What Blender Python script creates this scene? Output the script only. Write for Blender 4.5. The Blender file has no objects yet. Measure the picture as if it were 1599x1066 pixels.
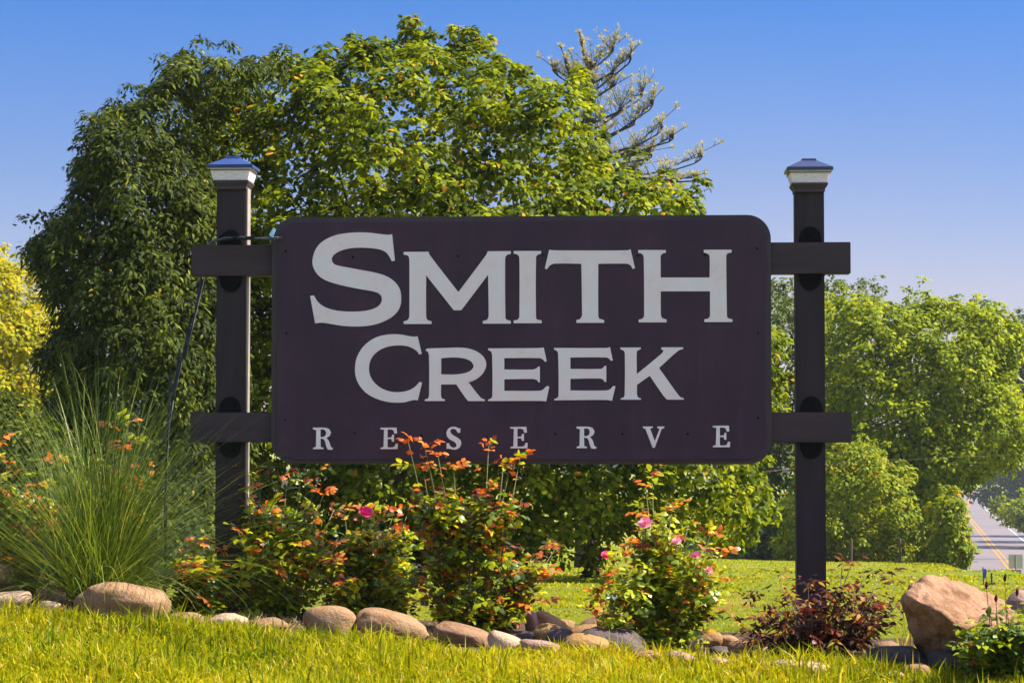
import bpy, bmesh, math, random
import numpy as np
from mathutils import Vector, Matrix, Quaternion, noise
from mathutils.geometry import tessellate_polygon
random.seed(7); RNG = np.random.default_rng(11)
R = math.radians
S = bpy.context.scene
COL = S.collection
# ---------------------------------------------------------------- camera, sky, sun, exposure
FPX = 3300.0; EYE = 0.95; PITCH = math.atan(127/FPX)
cam_d = bpy.data.cameras.new('camera'); cam = bpy.data.objects.new('camera', cam_d); COL.objects.link(cam)
cam_d.lens = 36*FPX/1599; cam_d.sensor_width = 36; cam_d.clip_start = .1; cam_d.clip_end = 6000
cam.location = (0, 0, EYE); cam.rotation_euler = (math.pi/2+PITCH, 0, 0)
S.camera = cam
SUN = Vector((.60, .0, .72)).normalized()
SUN_EL = math.asin(SUN.z); SUN_AZ = math.atan2(SUN.x, SUN.y)
W = bpy.data.worlds.new('World'); S.world = W; W.use_nodes = True
nt = W.node_tree; bg = nt.nodes['Background']
sky = nt.nodes.new('ShaderNodeTexSky'); sky.sky_type = 'NISHITA'; sky.sun_disc = False
sky.sun_elevation = SUN_EL; sky.sun_rotation = SUN_AZ; sky.air_density = 1.0; sky.dust_density = .6; sky.ozone_density = 2.0
tc = nt.nodes.new('ShaderNodeTexCoord'); sx = nt.nodes.new('ShaderNodeSeparateXYZ'); nt.links.new(tc.outputs['Generated'], sx.inputs[0])
rp = nt.nodes.new('ShaderNodeValToRGB'); nt.links.new(sx.outputs['Z'], rp.inputs[0])
e = rp.color_ramp.elements
e[0].position = 0.0; e[0].color = (.36, .30, .35, 1)
e[1].position = 1.0; e[1].color = (1.2, 1.0, .88, 1)
for p_, c_ in ((.06, (.31, .262, .34, 1)), (.12, (.205, .225, .34, 1)), (.20, (.092, .195, .375, 1)), (.32, (.50, .52, .68, 1)), (.6, (1.2, .98, .90, 1))):
    k = e.new(p_); k.color = c_
mx = nt.nodes.new('ShaderNodeMixRGB'); mx.blend_type = 'MULTIPLY'; mx.inputs[0].default_value = 1
nt.links.new(sky.outputs[0], mx.inputs[1]); nt.links.new(rp.outputs[0], mx.inputs[2]); sn = nt.nodes.new('ShaderNodeTexNoise'); sn.inputs['Scale'].default_value = 5; sn.inputs['Detail'].default_value = 5; nt.links.new(tc.outputs['Generated'], sn.inputs[0])
sr = nt.nodes.new('ShaderNodeValToRGB'); nt.links.new(sn.outputs[0], sr.inputs[0]); sr.color_ramp.elements[0].position = .35; sr.color_ramp.elements[1].position = .65
sr.color_ramp.elements[0].color = (.92, .97, 1, 1); sr.color_ramp.elements[1].color = (1.08, 1.03, 1, 1)
my = nt.nodes.new('ShaderNodeMixRGB'); my.blend_type = 'MULTIPLY'; my.inputs[0].default_value = 1
nt.links.new(mx.outputs[0], my.inputs[1]); nt.links.new(sr.outputs[0], my.inputs[2]); nt.links.new(my.outputs[0], bg.inputs[0])
bg.inputs[1].default_value = .15
sl = bpy.data.lights.new('sun', 'SUN'); sl.energy = 5.0; sl.angle = R(.5); sl.color = (1, .93, .80)
so = bpy.data.objects.new('sun', sl); COL.objects.link(so); so.rotation_euler = SUN.to_track_quat('Z', 'Y').to_euler()
S.view_settings.view_transform = 'Standard'; S.view_settings.look = 'None'; S.view_settings.exposure = 1.42; S.view_settings.gamma = 1
S.view_settings.use_curve_mapping = False
S.cycles.max_bounces = 7; S.cycles.transparent_max_bounces = 6; S.cycles.diffuse_bounces = 3

# ---------------------------------------------------------------- helpers
def at(px, py, Y):
    cx = (px-799.5)/FPX; cy = (533-py)/FPX
    dy = math.cos(PITCH)-cy*math.sin(PITCH); dz = math.sin(PITCH)+cy*math.cos(PITCH)
    t = Y/dy
    return Vector((cx*t, Y, EYE+dz*t))
def ray(px, py):
    return at(px, py, 1.0)-Vector((0, 0, EYE))
def zb(x):
    x = max(-3.2, min(3.2, x)); return -.048-.0505*x+.0067*x*x
def yb(x):
    return 9.0-.08*max(-6, min(6, x))
def road_x(y):
    return float(np.interp(y, (0, 131, 311, 450, 560, 700), (7.1, 32, 66, 97, 121.5, 153)))
def road_z(y):
    xs = (0, 130, 311, 335, 450, 560, 700, 3000); zs = (-9.6, -9.6, -11.75, -14.2, -16.5, -17.9, -18, -22)
    return float(np.interp(y, xs, zs))
def ground(x, y):
    b = yb(x); z0 = zb(x)
    if y < b: z = z0-.1*(b-max(y, -3))
    elif y < 10.4: z = z0
    else:
        z = z0*math.exp(-(y-10.4)/8)-.0606*(min(y, 60)-10.4)+.18*math.exp(-((x-2)/5)**2-((y-55)/12)**2)
        if y > 60: z = max(-3.0-.0955*(y-60), road_z(y)) if y < 131 else road_z(y)
    if y < 131:
        s = ((x-6.8)*32-(y-28)*5)/32.4
        if s > 0 and y > 9: z = max(z-.3*s*min(1, (y-9)/8), road_z(y))
    else:
        rx = road_x(y)
        d = x-rx
        if d > 6: z += min(9, .12*(d-6)*min(1, (y-131)/60))
    z += .012*noise.noise(Vector((x*1.3, y*1.3, 0))) + (.15*noise.noise(Vector((x*.08, y*.08, 3))) if y > 30 and y < 120 else 0)
    return z
def on_ground(px, py):
    d = ray(px, py); t = 5.0
    while t < 400:
        p = Vector((0, 0, EYE))+d*t
        if p.z < ground(p.x, p.y): return p
        t += .02 if t < 30 else .3
    return p
def setp(o, label=None, cat=None, group=None, kind=None):
    if label: o['label'] = label
    if cat: o['category'] = cat
    if group: o['group'] = group
    if kind: o['kind'] = kind
    return o
def empty(name, loc, label, cat, group=None, rz=0):
    o = bpy.data.objects.new(name, None); COL.objects.link(o); o.location = loc; o.rotation_euler = (0, 0, rz)
    o.empty_display_size = .1
    return setp(o, label, cat, group)
def link(name, me, mat=None, parent=None, loc=None, world=True):
    """new object; with a parent, mesh coordinates given in world space are kept"""
    o = bpy.data.objects.new(name, me); COL.objects.link(o)
    if mat and not me.materials: me.materials.append(mat)
    if parent:
        o.parent = parent
        if world:
            o.matrix_parent_inverse = (Matrix.Translation(parent.location) @ parent.rotation_euler.to_matrix().to_4x4()).inverted()
    if loc is not None: o.location = loc
    return o
def np_mesh(name, V, F, rnd=None, smooth=False):
    """V (n,3); F list of (k-gon index arrays) ; rnd per vertex"""
    me = bpy.data.meshes.new(name)
    V = np.ascontiguousarray(V, dtype=np.float32)
    me.vertices.add(len(V)); me.vertices.foreach_set('co', V.ravel())
    loops = np.concatenate([f.ravel() for f in F]).astype(np.int32)
    tot = np.concatenate([np.full(len(f), f.shape[1]) for f in F]).astype(np.int32)
    st = np.concatenate([[0], np.cumsum(tot)[:-1]]).astype(np.int32)
    me.loops.add(len(loops)); me.loops.foreach_set('vertex_index', loops)
    me.polygons.add(len(tot)); me.polygons.foreach_set('loop_start', st); me.polygons.foreach_set('loop_total', tot)
    if smooth: me.polygons.foreach_set('use_smooth', np.ones(len(tot), dtype=bool))
    if rnd is not None:
        a = me.attributes.new('rnd', 'FLOAT', 'POINT'); a.data.foreach_set('value', np.ascontiguousarray(rnd, dtype=np.float32))
    me.update(calc_edges=True); return me
def unit(v):
    return v/np.maximum(np.linalg.norm(v, axis=-1, keepdims=True), 1e-9)
OVATE = (np.array([(0, 0, 0), (.33, -.34, .07), (.74, -.24, .02), (1.05, 0, -.12), (.74, .24, .02), (.33, .34, .07)]),
         [np.array([[0, 1, 5]]), np.array([[1, 2, 4, 5]]), np.array([[2, 3, 4]])])
MAPLE = (np.array([(0, 0, 0), (.05, -.42, .05), (.36, -.30, .03), (.58, -.52, -.05), (.66, -.2, 0), (1.05, 0, -.16),
                   (.66, .2, 0), (.58, .52, -.05), (.36, .30, .03), (.05, .42, .05)]),
         [np.array([[0, 1, 2], [2, 3, 4], [4, 5, 6], [6, 7, 8], [8, 9, 0], [0, 2, 8]]), np.array([[2, 4, 6, 8]])])
LANCE = (np.array([(0, 0, 0), (.35, -.2, .03), (.7, -.15, -.03), (1.1, 0, -.2), (.7, .15, -.03), (.35, .2, .03)]),
         [np.array([[0, 1, 5]]), np.array([[1, 2, 4, 5]]), np.array([[2, 3, 4]])])
SMALL = (np.array([(0, 0, 0), (.5, -.36, .05), (1.0, 0, -.08), (.5, .36, .05)]), [np.array([[0, 1, 2], [0, 2, 3]])])
def leaf_mesh(name, pos, d, n, size, tm, rnd):
    T, F = tm; d = unit(d); s = unit(np.cross(d, n)); n = np.cross(s, d)
    size = size[:, None, None]
    V = pos[:, None]+size*(T[None, :, 0:1]*d[:, None]+T[None, :, 1:2]*s[:, None]+T[None, :, 2:3]*n[:, None])
    k = len(T); off = (np.arange(len(pos))*k)[:, None, None]
    FF = [(f[None]+off).reshape(-1, f.shape[1]) for f in F]
    return np_mesh(name, V.reshape(-1, 3), FF, np.repeat(rnd, k))
def tube_data(pts, rad, n=6):
    pts = [Vector(p) for p in pts]; V = []; F = []
    for i, p in enumerate(pts):
        t = (pts[min(i+1, len(pts)-1)]-pts[max(i-1, 0)]).normalized()
        a = t.cross(Vector((.3, 1, .11))).normalized(); b = t.cross(a)
        for j in range(n):
            w = 2*math.pi*j/n; V.append(p+(a*math.cos(w)+b*math.sin(w))*rad[i])
    for i in range(len(pts)-1):
        for j in range(n):
            F.append((i*n+j, i*n+(j+1) % n, (i+1)*n+(j+1) % n, (i+1)*n+j))
    F.append(tuple(range(n))[::-1]); F.append(tuple((len(pts)-1)*n+j for j in range(n)))
    return V, F
class MB:
    def __init__(s): s.V = []; s.F = []
    def add(s, V, F):
        o = len(s.V); s.V += [Vector(v) for v in V]; s.F += [tuple(i+o for i in f) for f in F]; return s
    def tube(s, pts, rad, n=6):
        if not hasattr(rad, '__len__'): rad = [rad]*len(pts)
        return s.add(*tube_data(pts, rad, n))
    def box(s, a, b, M=None):
        (x0, y0, z0), (x1, y1, z1) = a, b
        V = [Vector(v) for v in ((x0,y0,z0),(x1,y0,z0),(x1,y1,z0),(x0,y1,z0),(x0,y0,z1),(x1,y0,z1),(x1,y1,z1),(x0,y1,z1))]
        if M: V = [M @ v for v in V]
        return s.add(V, [(0,3,2,1),(4,5,6,7),(0,1,5,4),(1,2,6,5),(2,3,7,6),(3,0,4,7)])
    def mesh(s, name, smooth=False, bevel=0):
        me = bpy.data.meshes.new(name); me.from_pydata(s.V, [], s.F); me.update()
        if bevel:
            bm = bmesh.new(); bm.from_mesh(me); bmesh.ops.recalc_face_normals(bm, faces=bm.faces)
            ed = [e_ for e_ in bm.edges if len(e_.link_faces) == 2 and e_.calc_face_angle(0) > .6]
            bmesh.ops.bevel(bm, geom=ed, offset=bevel, segments=2, affect='EDGES', clamp_overlap=True)
            bm.to_mesh(me); bm.free()
        if smooth:
            for p in me.polygons: p.use_smooth = True
        return me

# ---------------------------------------------------------------- materials
def newmat(name):
    m = bpy.data.materials.new(name); m.use_nodes = True
    return m, m.node_tree, m.node_tree.nodes['Principled BSDF']
def N(nt_, kind, **kw):
    n_ = nt_.nodes.new(kind)
    for k_, v_ in kw.items():
        if k_.startswith('_'): setattr(n_, k_[1:], v_)
        else: n_.inputs[k_.replace('_', ' ')].default_value = v_
    return n_
def ramp(nt_, src, stops):
    r_ = nt_.nodes.new('ShaderNodeValToRGB'); el = r_.color_ramp.elements
    while len(el) < len(stops): el.new(.5)
    for q, (p_, c_) in zip(el, stops): q.position = p_; q.color = (*c_, 1)
    nt_.links.new(src, r_.inputs[0]); return r_.outputs[0]
def surf(name, stops, scale=5, detail=8, rough=.7, bump=.3, bscale=None, bdist=.01, spec=.4, stretch=None, rough_n=.6, objrand=0):
    m, t, b = newmat(name)
    tcn = t.nodes.new('ShaderNodeTexCoord'); mp = t.nodes.new('ShaderNodeMapping'); t.links.new(tcn.outputs['Object'], mp.inputs[0])
    if stretch: mp.inputs['Scale'].default_value = stretch
    n1 = N(t, 'ShaderNodeTexNoise', Scale=scale, Detail=detail, Roughness=rough_n); t.links.new(mp.outputs[0], n1.inputs[0])
    src = n1.outputs[0]
    c = ramp(t, src, stops)
    t.links.new(c, b.inputs['Base Color']); b.inputs['Roughness'].default_value = rough; b.inputs['Specular IOR Level'].default_value = spec
    n2 = N(t, 'ShaderNodeTexNoise', Scale=bscale or scale*6, Detail=6, Roughness=.65); t.links.new(mp.outputs[0], n2.inputs[0])
    bp = N(t, 'ShaderNodeBump', Strength=bump, Distance=bdist); t.links.new(n2.outputs[0], bp.inputs['Height']); t.links.new(bp.outputs[0], b.inputs['Normal'])
    return m
def leafmat(name, stops, tr=.42, rough=.6, tint=(1.35, 1.25, .4), spec=.1, objr=False):
    m, t, b = newmat(name)
    a = t.nodes.new('ShaderNodeAttribute'); a.attribute_name = 'rnd'
    src = a.outputs['Fac']
    if objr:
        oi = t.nodes.new('ShaderNodeObjectInfo'); ad = t.nodes.new('ShaderNodeMath'); ad.operation = 'ADD'
        t.links.new(a.outputs['Fac'], ad.inputs[0]); t.links.new(oi.outputs['Random'], ad.inputs[1])
        h = t.nodes.new('ShaderNodeMath'); h.operation = 'MULTIPLY'; h.inputs[1].default_value = .5; t.links.new(ad.outputs[0], h.inputs[0]); src = h.outputs[0]
    c = ramp(t, src, stops)
    t.links.new(c, b.inputs['Base Color']); b.inputs['Roughness'].default_value = rough; b.inputs['Specular IOR Level'].default_value = spec
    tl = t.nodes.new('ShaderNodeBsdfTranslucent'); mu = t.nodes.new('ShaderNodeMixRGB'); mu.blend_type = 'MULTIPLY'; mu.inputs[0].default_value = 1
    mu.inputs[2].default_value = (*tint, 1); t.links.new(c, mu.inputs[1]); t.links.new(mu.outputs[0], tl.inputs[0])
    ms = t.nodes.new('ShaderNodeMixShader'); ms.inputs[0].default_value = tr
    out = t.nodes['Material Output']; t.links.new(b.outputs[0], ms.inputs[1]); t.links.new(tl.outputs[0], ms.inputs[2]); t.links.new(ms.outputs[0], out.inputs[0])
    return m
M = {}
M['maple'] = leafmat('maple leaf', [(0, (.018, .038, .003)), (.32, (.06, .092, .003)), (.72, (.235, .275, .003)), (.965, (.38, .37, .006)), (.985, (.6, .30, .02)), (1, (.6, .22, .02))])
M['hickory'] = leafmat('dark pointed leaf', [(0, (.012, .022, .005)), (.5, (.042, .06, .007)), (.9, (.15, .18, .010)), (1, (.36, .28, .05))], tr=.36, tint=(1.3, 1.25, .45))
M['fartree'] = leafmat('far tree leaf', [(0, (.04, .07, .008)), (.4, (.15, .20, .008)), (.8, (.36, .40, .008)), (1, (.48, .44, .02))])
M['fardull'] = leafmat('dull far tree leaf', [(0, (.04, .065, .02)), (.5, (.09, .12, .03)), (1, (.19, .22, .04))], tr=.35)
M['yellowtree'] = leafmat('yellow tree leaf', [(0, (.10, .13, .01)), (.4, (.27, .27, .01)), (.8, (.44, .38, .012)), (1, (.5, .30, .02))], tr=.45)
M['sapling'] = leafmat('sapling leaf', [(0, (.07, .11, .01)), (.5, (.20, .25, .012)), (.85, (.36, .36, .015)), (1, (.5, .2, .04))])
M['rust'] = leafmat('rust tinted leaf', [(0, (.14, .1, .03)), (.5, (.34, .16, .04)), (1, (.5, .26, .06))])
M['hazy'] = leafmat('far wood leaf', [(0, (.03, .055, .015)), (1, (.08, .11, .03))], tr=.25)
M['pine'] = leafmat('pine needle', [(0, (.16, .2, .09)), (.4, (.30, .32, .15)), (.7, (.44, .40, .28)), (1, (.6, .50, .42))], tr=.5, tint=(1.2, 1.1, .6), rough=.5)
M['grass'] = leafmat('lawn blade', [(0, (.07, .12, .004)), (.3, (.24, .28, .004)), (.7, (.46, .43, .006)), (.93, (.56, .42, .015)), (1, (.55, .40, .14))], tr=.42, rough=.4, tint=(1.2, 1.1, .45))
M['fountain'] = leafmat('fountain grass blade', [(0, (.03, .06, .008)), (.5, (.09, .14, .018)), (.85, (.24, .30, .04)), (1, (.5, .45, .16))], tr=.3, rough=.45, spec=.35, tint=(1.2, 1.2, .4))
M['straw'] = leafmat('dry straw blade', [(0, (.22, .16, .07)), (1, (.5, .4, .22))], tr=.25)
GREENS = [(0, (.02, .045, .008)), (.4, (.07, .12, .012)), (.7, (.2, .27, .014)), (1, (.46, .46, .05))]
M['rosegreen'] = leafmat('rose leaf green', GREENS, tr=.35, rough=.4, spec=.35, objr=True)
M['roseorange'] = leafmat('rose leaf orange', [(0, (.28, .06, .02)), (.4, (.6, .14, .02)), (.7, (.7, .25, .03)), (1, (.32, .2, .03))], tr=.4, rough=.3, spec=.6, tint=(1.3, .9, .5), objr=True)
M['roseyellow'] = leafmat('rose leaf yellow green', [(0, (.12, .19, .01)), (.6, (.38, .40, .012)), (1, (.62, .52, .02))], tr=.42, rough=.35, objr=True)
M['rosered'] = leafmat('rose leaf dark red', [(0, (.06, .02, .015)), (.6, (.16, .035, .02)), (1, (.32, .09, .03))], tr=.3, rough=.35, tint=(1.3, .8, .5), objr=True)
M['drybrown'] = leafmat('dry brown leaf', [(0, (.015, .008, .007)), (.4, (.035, .015, .010)), (.55, (.11, .04, .015)), (.72, (.32, .14, .02)), (.85, (.5, .3, .03)), (1, (.22, .26, .03))], tr=.3, rough=.45, tint=(1.3, 1, .5), objr=True)
M['shrubgreen'] = leafmat('glossy shrub leaf', [(0, (.02, .055, .008)), (.5, (.06, .12, .012)), (1, (.34, .38, .02))], tr=.35, rough=.45, spec=.25, objr=True)
M['pink'] = leafmat('pink petal', [(0, (.75, .03, .16)), (1, (.9, .08, .3))], tr=.35, tint=(1, .5, .8), objr=True)
M['palepink'] = leafmat('pale pink petal', [(0, (.8, .25, .38)), (1, (.9, .45, .5))], tr=.35, tint=(1, .7, .8), objr=True)
M['bark'] = surf('bark', [(.3, (.03, .022, .016)), (.7, (.085, .062, .046))], scale=9, bump=.8, bdist=.02, stretch=(1, 1, .25), rough=.9, spec=.2)
M['cane'] = surf('rose cane', [(.3, (.06, .05, .02)), (.7, (.13, .14, .04))], scale=20, bump=.2, rough=.6)
M['twig'] = surf('dry twig', [(.3, (.06, .035, .025)), (.7, (.2, .13, .09))], scale=20, bump=.3, rough=.8)
M['soil'] = surf('bed soil', [(.3, (.045, .03, .02)), (.55, (.12, .08, .045)), (.75, (.25, .17, .09))], scale=22, bump=1, bdist=.03, rough=.95, spec=.1)
M['post'] = surf('painted timber', [(.3, (.024, .016, .018)), (.7, (.040, .028, .030))], scale=7, bscale=60, bump=.35, bdist=.004, rough=.6, spec=.22, stretch=(3, 3, .35))
M['rail'] = surf('painted rail timber', [(.3, (.040, .027, .030)), (.7, (.060, .041, .044))], scale=7, bscale=60, bump=.35, bdist=.004, rough=.6, spec=.22, stretch=(.35, 3, 3))
M['border'] = surf('dark border board', [(.3, (.036, .025, .028)), (.7, (.056, .039, .042))], scale=5, bscale=300, bump=.15, bdist=.002, rough=.55)
M['metal'] = surf('black bracket', [(.3, (.006, .005, .006)), (.7, (.012, .011, .012))], scale=12, bump=.2, bdist=.002, rough=.8, spec=.08)
M['roofmetal'] = surf('blue black cap roof', [(.3, (.012, .016, .045)), (.7, (.02, .026, .07))], scale=9, bump=.1, bdist=.002, rough=.2, spec=.9)
M['roofskytint'] = surf('sky tinted blue cap roof', [(.3, (.012, .03, .12)), (.7, (.02, .045, .17))], scale=9, bump=.1, bdist=.002, rough=.3, spec=.6)  # sky reflection on the left roof, painted into its base colour
M['capdark'] = surf('dark cap collar', [(.3, (.04, .028, .042)), (.7, (.06, .042, .06))], scale=9, bump=.1, bdist=.002, rough=.45)
M['litstrip'] = surf('pale sunlit side strip', [(.3, (.22, .18, .15)), (.7, (.34, .28, .23))], scale=9, bump=.2, bdist=.002, rough=.6)  # pale tone stands for sunlight on the left post's side face
M['cable'] = surf('dark cable', [(.3, (.008, .012, .02)), (.7, (.014, .02, .03))], scale=30, bump=.1, bdist=.001, rough=.45, spec=.4)
M['tape'] = surf('pale blue tape', [(.3, (.3, .6, .8)), (.7, (.6, .75, .85))], scale=30, bump=.1, bdist=.001, rough=.4)
# sign face: painted board with faint mottle and specks
m, t, b = newmat('sign face paint'); tcn = t.nodes.new('ShaderNodeTexCoord')
n1 = N(t, 'ShaderNodeTexNoise', Scale=3.2, Detail=8, Roughness=.7); t.links.new(tcn.outputs['Object'], n1.inputs[0])
c1 = ramp(t, n1.outputs[0], [(.3, (.038, .0185, .034)), (.55, (.050, .0245, .041)), (.75, (.062, .030, .046))])
mps = t.nodes.new('ShaderNodeMapping'); mps.inputs['Scale'].default_value = (9, 9, .8); t.links.new(tcn.outputs['Object'], mps.inputs[0])
n4 = N(t, 'ShaderNodeTexNoise', Scale=1.6, Detail=7, Roughness=.65); t.links.new(mps.outputs[0], n4.inputs[0]); c4 = ramp(t, n4.outputs[0], [(.35, (.82, .84, .88)), (.6, (1, 1, 1)), (.8, (1.3, 1.22, 1.15))])
m4 = t.nodes.new('ShaderNodeMixRGB'); m4.blend_type = 'MULTIPLY'; m4.inputs[0].default_value = 1; t.links.new(c1, m4.inputs[1]); t.links.new(c4, m4.inputs[2]); c1 = m4.outputs[0]
vo = N(t, 'ShaderNodeTexVoronoi', Scale=38); t.links.new(tcn.outputs['Object'], vo.inputs[0])
lt = t.nodes.new('ShaderNodeMath'); lt.operation = 'LESS_THAN'; lt.inputs[1].default_value = .07; t.links.new(vo.outputs['Distance'], lt.inputs[0])
hv = t.nodes.new('ShaderNodeMath'); hv.operation = 'MULTIPLY'; hv.inputs[1].default_value = .55; t.links.new(lt.outputs[0], hv.inputs[0])
mm = t.nodes.new('ShaderNodeMixRGB'); mm.inputs[2].default_value = (.11, .075, .09, 1); t.links.new(hv.outputs[0], mm.inputs[0]); t.links.new(c1, mm.inputs[1])
t.links.new(mm.outputs[0], b.inputs['Base Color']); b.inputs['Roughness'].default_value = .6; b.inputs['Specular IOR Level'].default_value = .3
n3 = N(t, 'ShaderNodeTexNoise', Scale=260, Detail=3); t.links.new(tcn.outputs['Object'], n3.inputs[0])
bp = N(t, 'ShaderNodeBump', Strength=.3, Distance=.002); t.links.new(n3.outputs[0], bp.inputs['Height']); t.links.new(bp.outputs[0], b.inputs['Normal'])
M['face'] = m
M['letter'] = surf('weathered white lettering', [(.28, (.62, .60, .62)), (.42, (.80, .66, .63)), (.58, (.76, .70, .68)), (.75, (.90, .74, .68))], scale=9, bscale=90, bump=.12, bdist=.002, rough=.6, rough_n=.7)
M['bevel'] = surf('pale letter edge', [(.3, (.75, .7, .76)), (.7, (.82, .78, .82))], scale=9, bump=.05, bdist=.001, rough=.5)
m, t, b = newmat('frosted lamp glass'); b.inputs['Base Color'].default_value = (.80, .80, .82, 1); b.inputs['Roughness'].default_value = .35
b.inputs['Subsurface Weight'].default_value = .35; b.inputs['Subsurface Scale'].default_value = .03
nn = N(t, 'ShaderNodeTexNoise', Scale=14, Detail=5); c = ramp(t, nn.outputs[0], [(.35, (.66, .60, .70)), (.65, (.92, .82, .84))]); t.links.new(c, b.inputs['Base Color'])
M['glass'] = m
def stonemat(name, a, b_, c_):
    return surf(name, [(.28, a), (.5, b_), (.74, c_)], scale=9, bscale=70, bump=.8, bdist=.014, rough=.85, spec=.25, rough_n=.72)
M['tan'] = stonemat('tan river stone', (0.168, 0.088, 0.040), (0.280, 0.161, 0.080), (0.347, 0.218, 0.125))
M['pale'] = stonemat('pale river stone', (0.277, 0.167, 0.102), (0.409, 0.273, 0.180), (0.462, 0.341, 0.252))
M['ochre'] = stonemat('ochre river stone', (0.168, 0.088, 0.030), (0.269, 0.151, 0.055), (0.308, 0.198, 0.100))
M['grey'] = stonemat('grey river stone', (0.042, 0.031, 0.030), (0.084, 0.063, 0.062), (0.156, 0.120, 0.112))
M['brown'] = stonemat('brown river stone', (0.112, 0.056, 0.028), (0.224, 0.124, 0.067), (0.308, 0.186, 0.112))
M['rose'] = stonemat('pinkish river stone', (0.168, 0.094, 0.070), (0.269, 0.166, 0.130), (0.325, 0.218, 0.180))
M['boulder'] = surf('weathered boulder', [(.28, (.04, .022, .015)), (.40, (.18, .09, .045)), (.55, (.32, .175, .10)), (.8, (.40, .26, .17))], scale=6, bscale=22, bump=1, bdist=.035, rough=.9, spec=.2, rough_n=.75)
# ground: mown lawn with dry patches
m, t, b = newmat('lawn ground'); tcn = t.nodes.new('ShaderNodeTexCoord')
n1 = N(t, 'ShaderNodeTexNoise', Scale=.9, Detail=6, Roughness=.62); t.links.new(tcn.outputs['Object'], n1.inputs[0])
c1 = ramp(t, n1.outputs[0], [(.30, (.40, .29, .12)), (.42, (.26, .27, .03)), (.6, (.20, .27, .02)), (.75, (.28, .30, .025))])
n2 = N(t, 'ShaderNodeTexNoise', Scale=40, Detail=5, Roughness=.7); t.links.new(tcn.outputs['Object'], n2.inputs[0])
mm = t.nodes.new('ShaderNodeMixRGB'); mm.blend_type = 'MULTIPLY'; mm.inputs[0].default_value = .8
c2 = ramp(t, n2.outputs[0], [(.3, (.35, .35, .35)), (.7, (1, 1, 1))]); t.links.new(c1, mm.inputs[1]); t.links.new(c2, mm.inputs[2])
t.links.new(mm.outputs[0], b.inputs['Base Color']); b.inputs['Roughness'].default_value = .95; b.inputs['Specular IOR Level'].default_value = .05
bp = N(t, 'ShaderNodeBump', Strength=1, Distance=.05); t.links.new(n2.outputs[0], bp.inputs['Height']); t.links.new(bp.outputs[0], b.inputs['Normal'])
M['lawn'] = m
M['asphalt'] = surf('worn asphalt', [(.3, (.125, .105, .11)), (.7, (.165, .14, .145))], scale=.25, bscale=8, bump=.3, rough=.9, spec=.2, stretch=(1, .3, 1))
M['linewhite'] = surf('white road paint', [(.3, (.3, .28, .26)), (.7, (.4, .38, .35))], scale=3, bump=.1, rough=.7)
M['lineyellow'] = surf('yellow road paint', [(.3, (.34, .15, .015)), (.7, (.42, .2, .03))], scale=3, bump=.1, rough=.7)
M['wood'] = surf('grey wooden post', [(.3, (.06, .04, .03)), (.7, (.13, .09, .07))], scale=8, bump=.6, rough=.9, stretch=(2, 2, .3))
M['alum'] = surf('grey aluminium sheet', [(.3, (.4, .36, .28)), (.7, (.48, .44, .36))], scale=3, bump=.1, rough=.5)
M['alumdark'] = surf('dull aluminium sheet', [(.3, (.16, .15, .15)), (.7, (.22, .2, .2))], scale=3, bump=.1, rough=.5)
M['blue'] = surf('blue plastic', [(.3, (.02, .05, .4)), (.7, (.05, .12, .55))], scale=9, bump=.1, rough=.4)

# ---------------------------------------------------------------- ground, bed, road
def axis(parts):
    out = []
    for a, b_, st in parts: out += list(np.arange(a, b_, st))
    return out+[parts[-1][1]]
xs = axis([(-900, -200, 70), (-200, -40, 16), (-40, -8, 2.5), (-8, -3.5, .5), (-3.5, 3.6, .12), (3.6, 9, .45), (9, 40, 2), (40, 130, 6), (130, 900, 70)])
ys = axis([(-40, 5, 3), (5, 8, .4), (8, 12, .1), (12, 20, .35), (20, 70, 1.2), (70, 140, 3), (140, 340, 8), (340, 600, 15), (600, 3000, 200)])
V = np.array([(x, y, ground(x, y)) for y in ys for x in xs]); nx = len(xs); ny = len(ys)
ii, jj = np.meshgrid(np.arange(nx-1), np.arange(ny-1)); a = (jj*nx+ii).ravel()
F = np.stack([a, a+1, a+nx+1, a+nx], 1)
setp(link('ground', np_mesh('ground', V, [F], smooth=True), M['lawn']), kind='structure')
bx = np.arange(-6, 4.6, .07); by = np.linspace(0, 1, 26)
V = np.array([(x, yb(x)+.10+(10.35+.08*math.sin(x*3)-yb(x))*v, 0) for v in by for x in bx])
for k in range(len(V)):
    x, y = V[k, 0], V[k, 1]; V[k, 2] = ground(x, y)+.012+.02*abs(noise.noise(Vector((x*7, y*7, 1))))
nx = len(bx); ii, jj = np.meshgrid(np.arange(nx-1), np.arange(25)); a = (jj*nx+ii).ravel()
setp(link('planting_bed', np_mesh('bed', V, [np.stack([a, a+1, a+nx+1, a+nx], 1)], smooth=True), M['soil']), kind='structure')
def strip(off0, off1, y0, y1, dz, step=4):
    yy = np.arange(y0, y1+step, step); V = []
    for y in yy:
        cx = road_x(y); nrm = Vector((1, -.19, 0)).normalized()
        for o_ in (off0, off1):
            px, py = cx+nrm.x*o_, y+nrm.y*o_
            V.append((px, py, road_z(y)+dz))
    a = np.arange(len(yy)-1)*2
    return np.array(V), np.stack([a, a+1, a+3, a+2], 1)
v_, f_ = strip(-4.2, 4.3, 60, 700, .12)
setp(link('road', np_mesh('road', v_, [f_]), M['asphalt']), kind='structure')
Vs = []; Fs = []; o_ = 0
for a0 in (-3.45, 3.3):
    v_, f_ = strip(a0, a0+.16, 60, 700, .13); Vs.append(v_); Fs.append(f_+o_); o_ += len(v_)
setp(link('road_edge_lines', np_mesh('edge', np.concatenate(Vs), [np.concatenate(Fs)]), M['linewhite']), kind='structure')
Vs = []; Fs = []; o_ = 0
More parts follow.
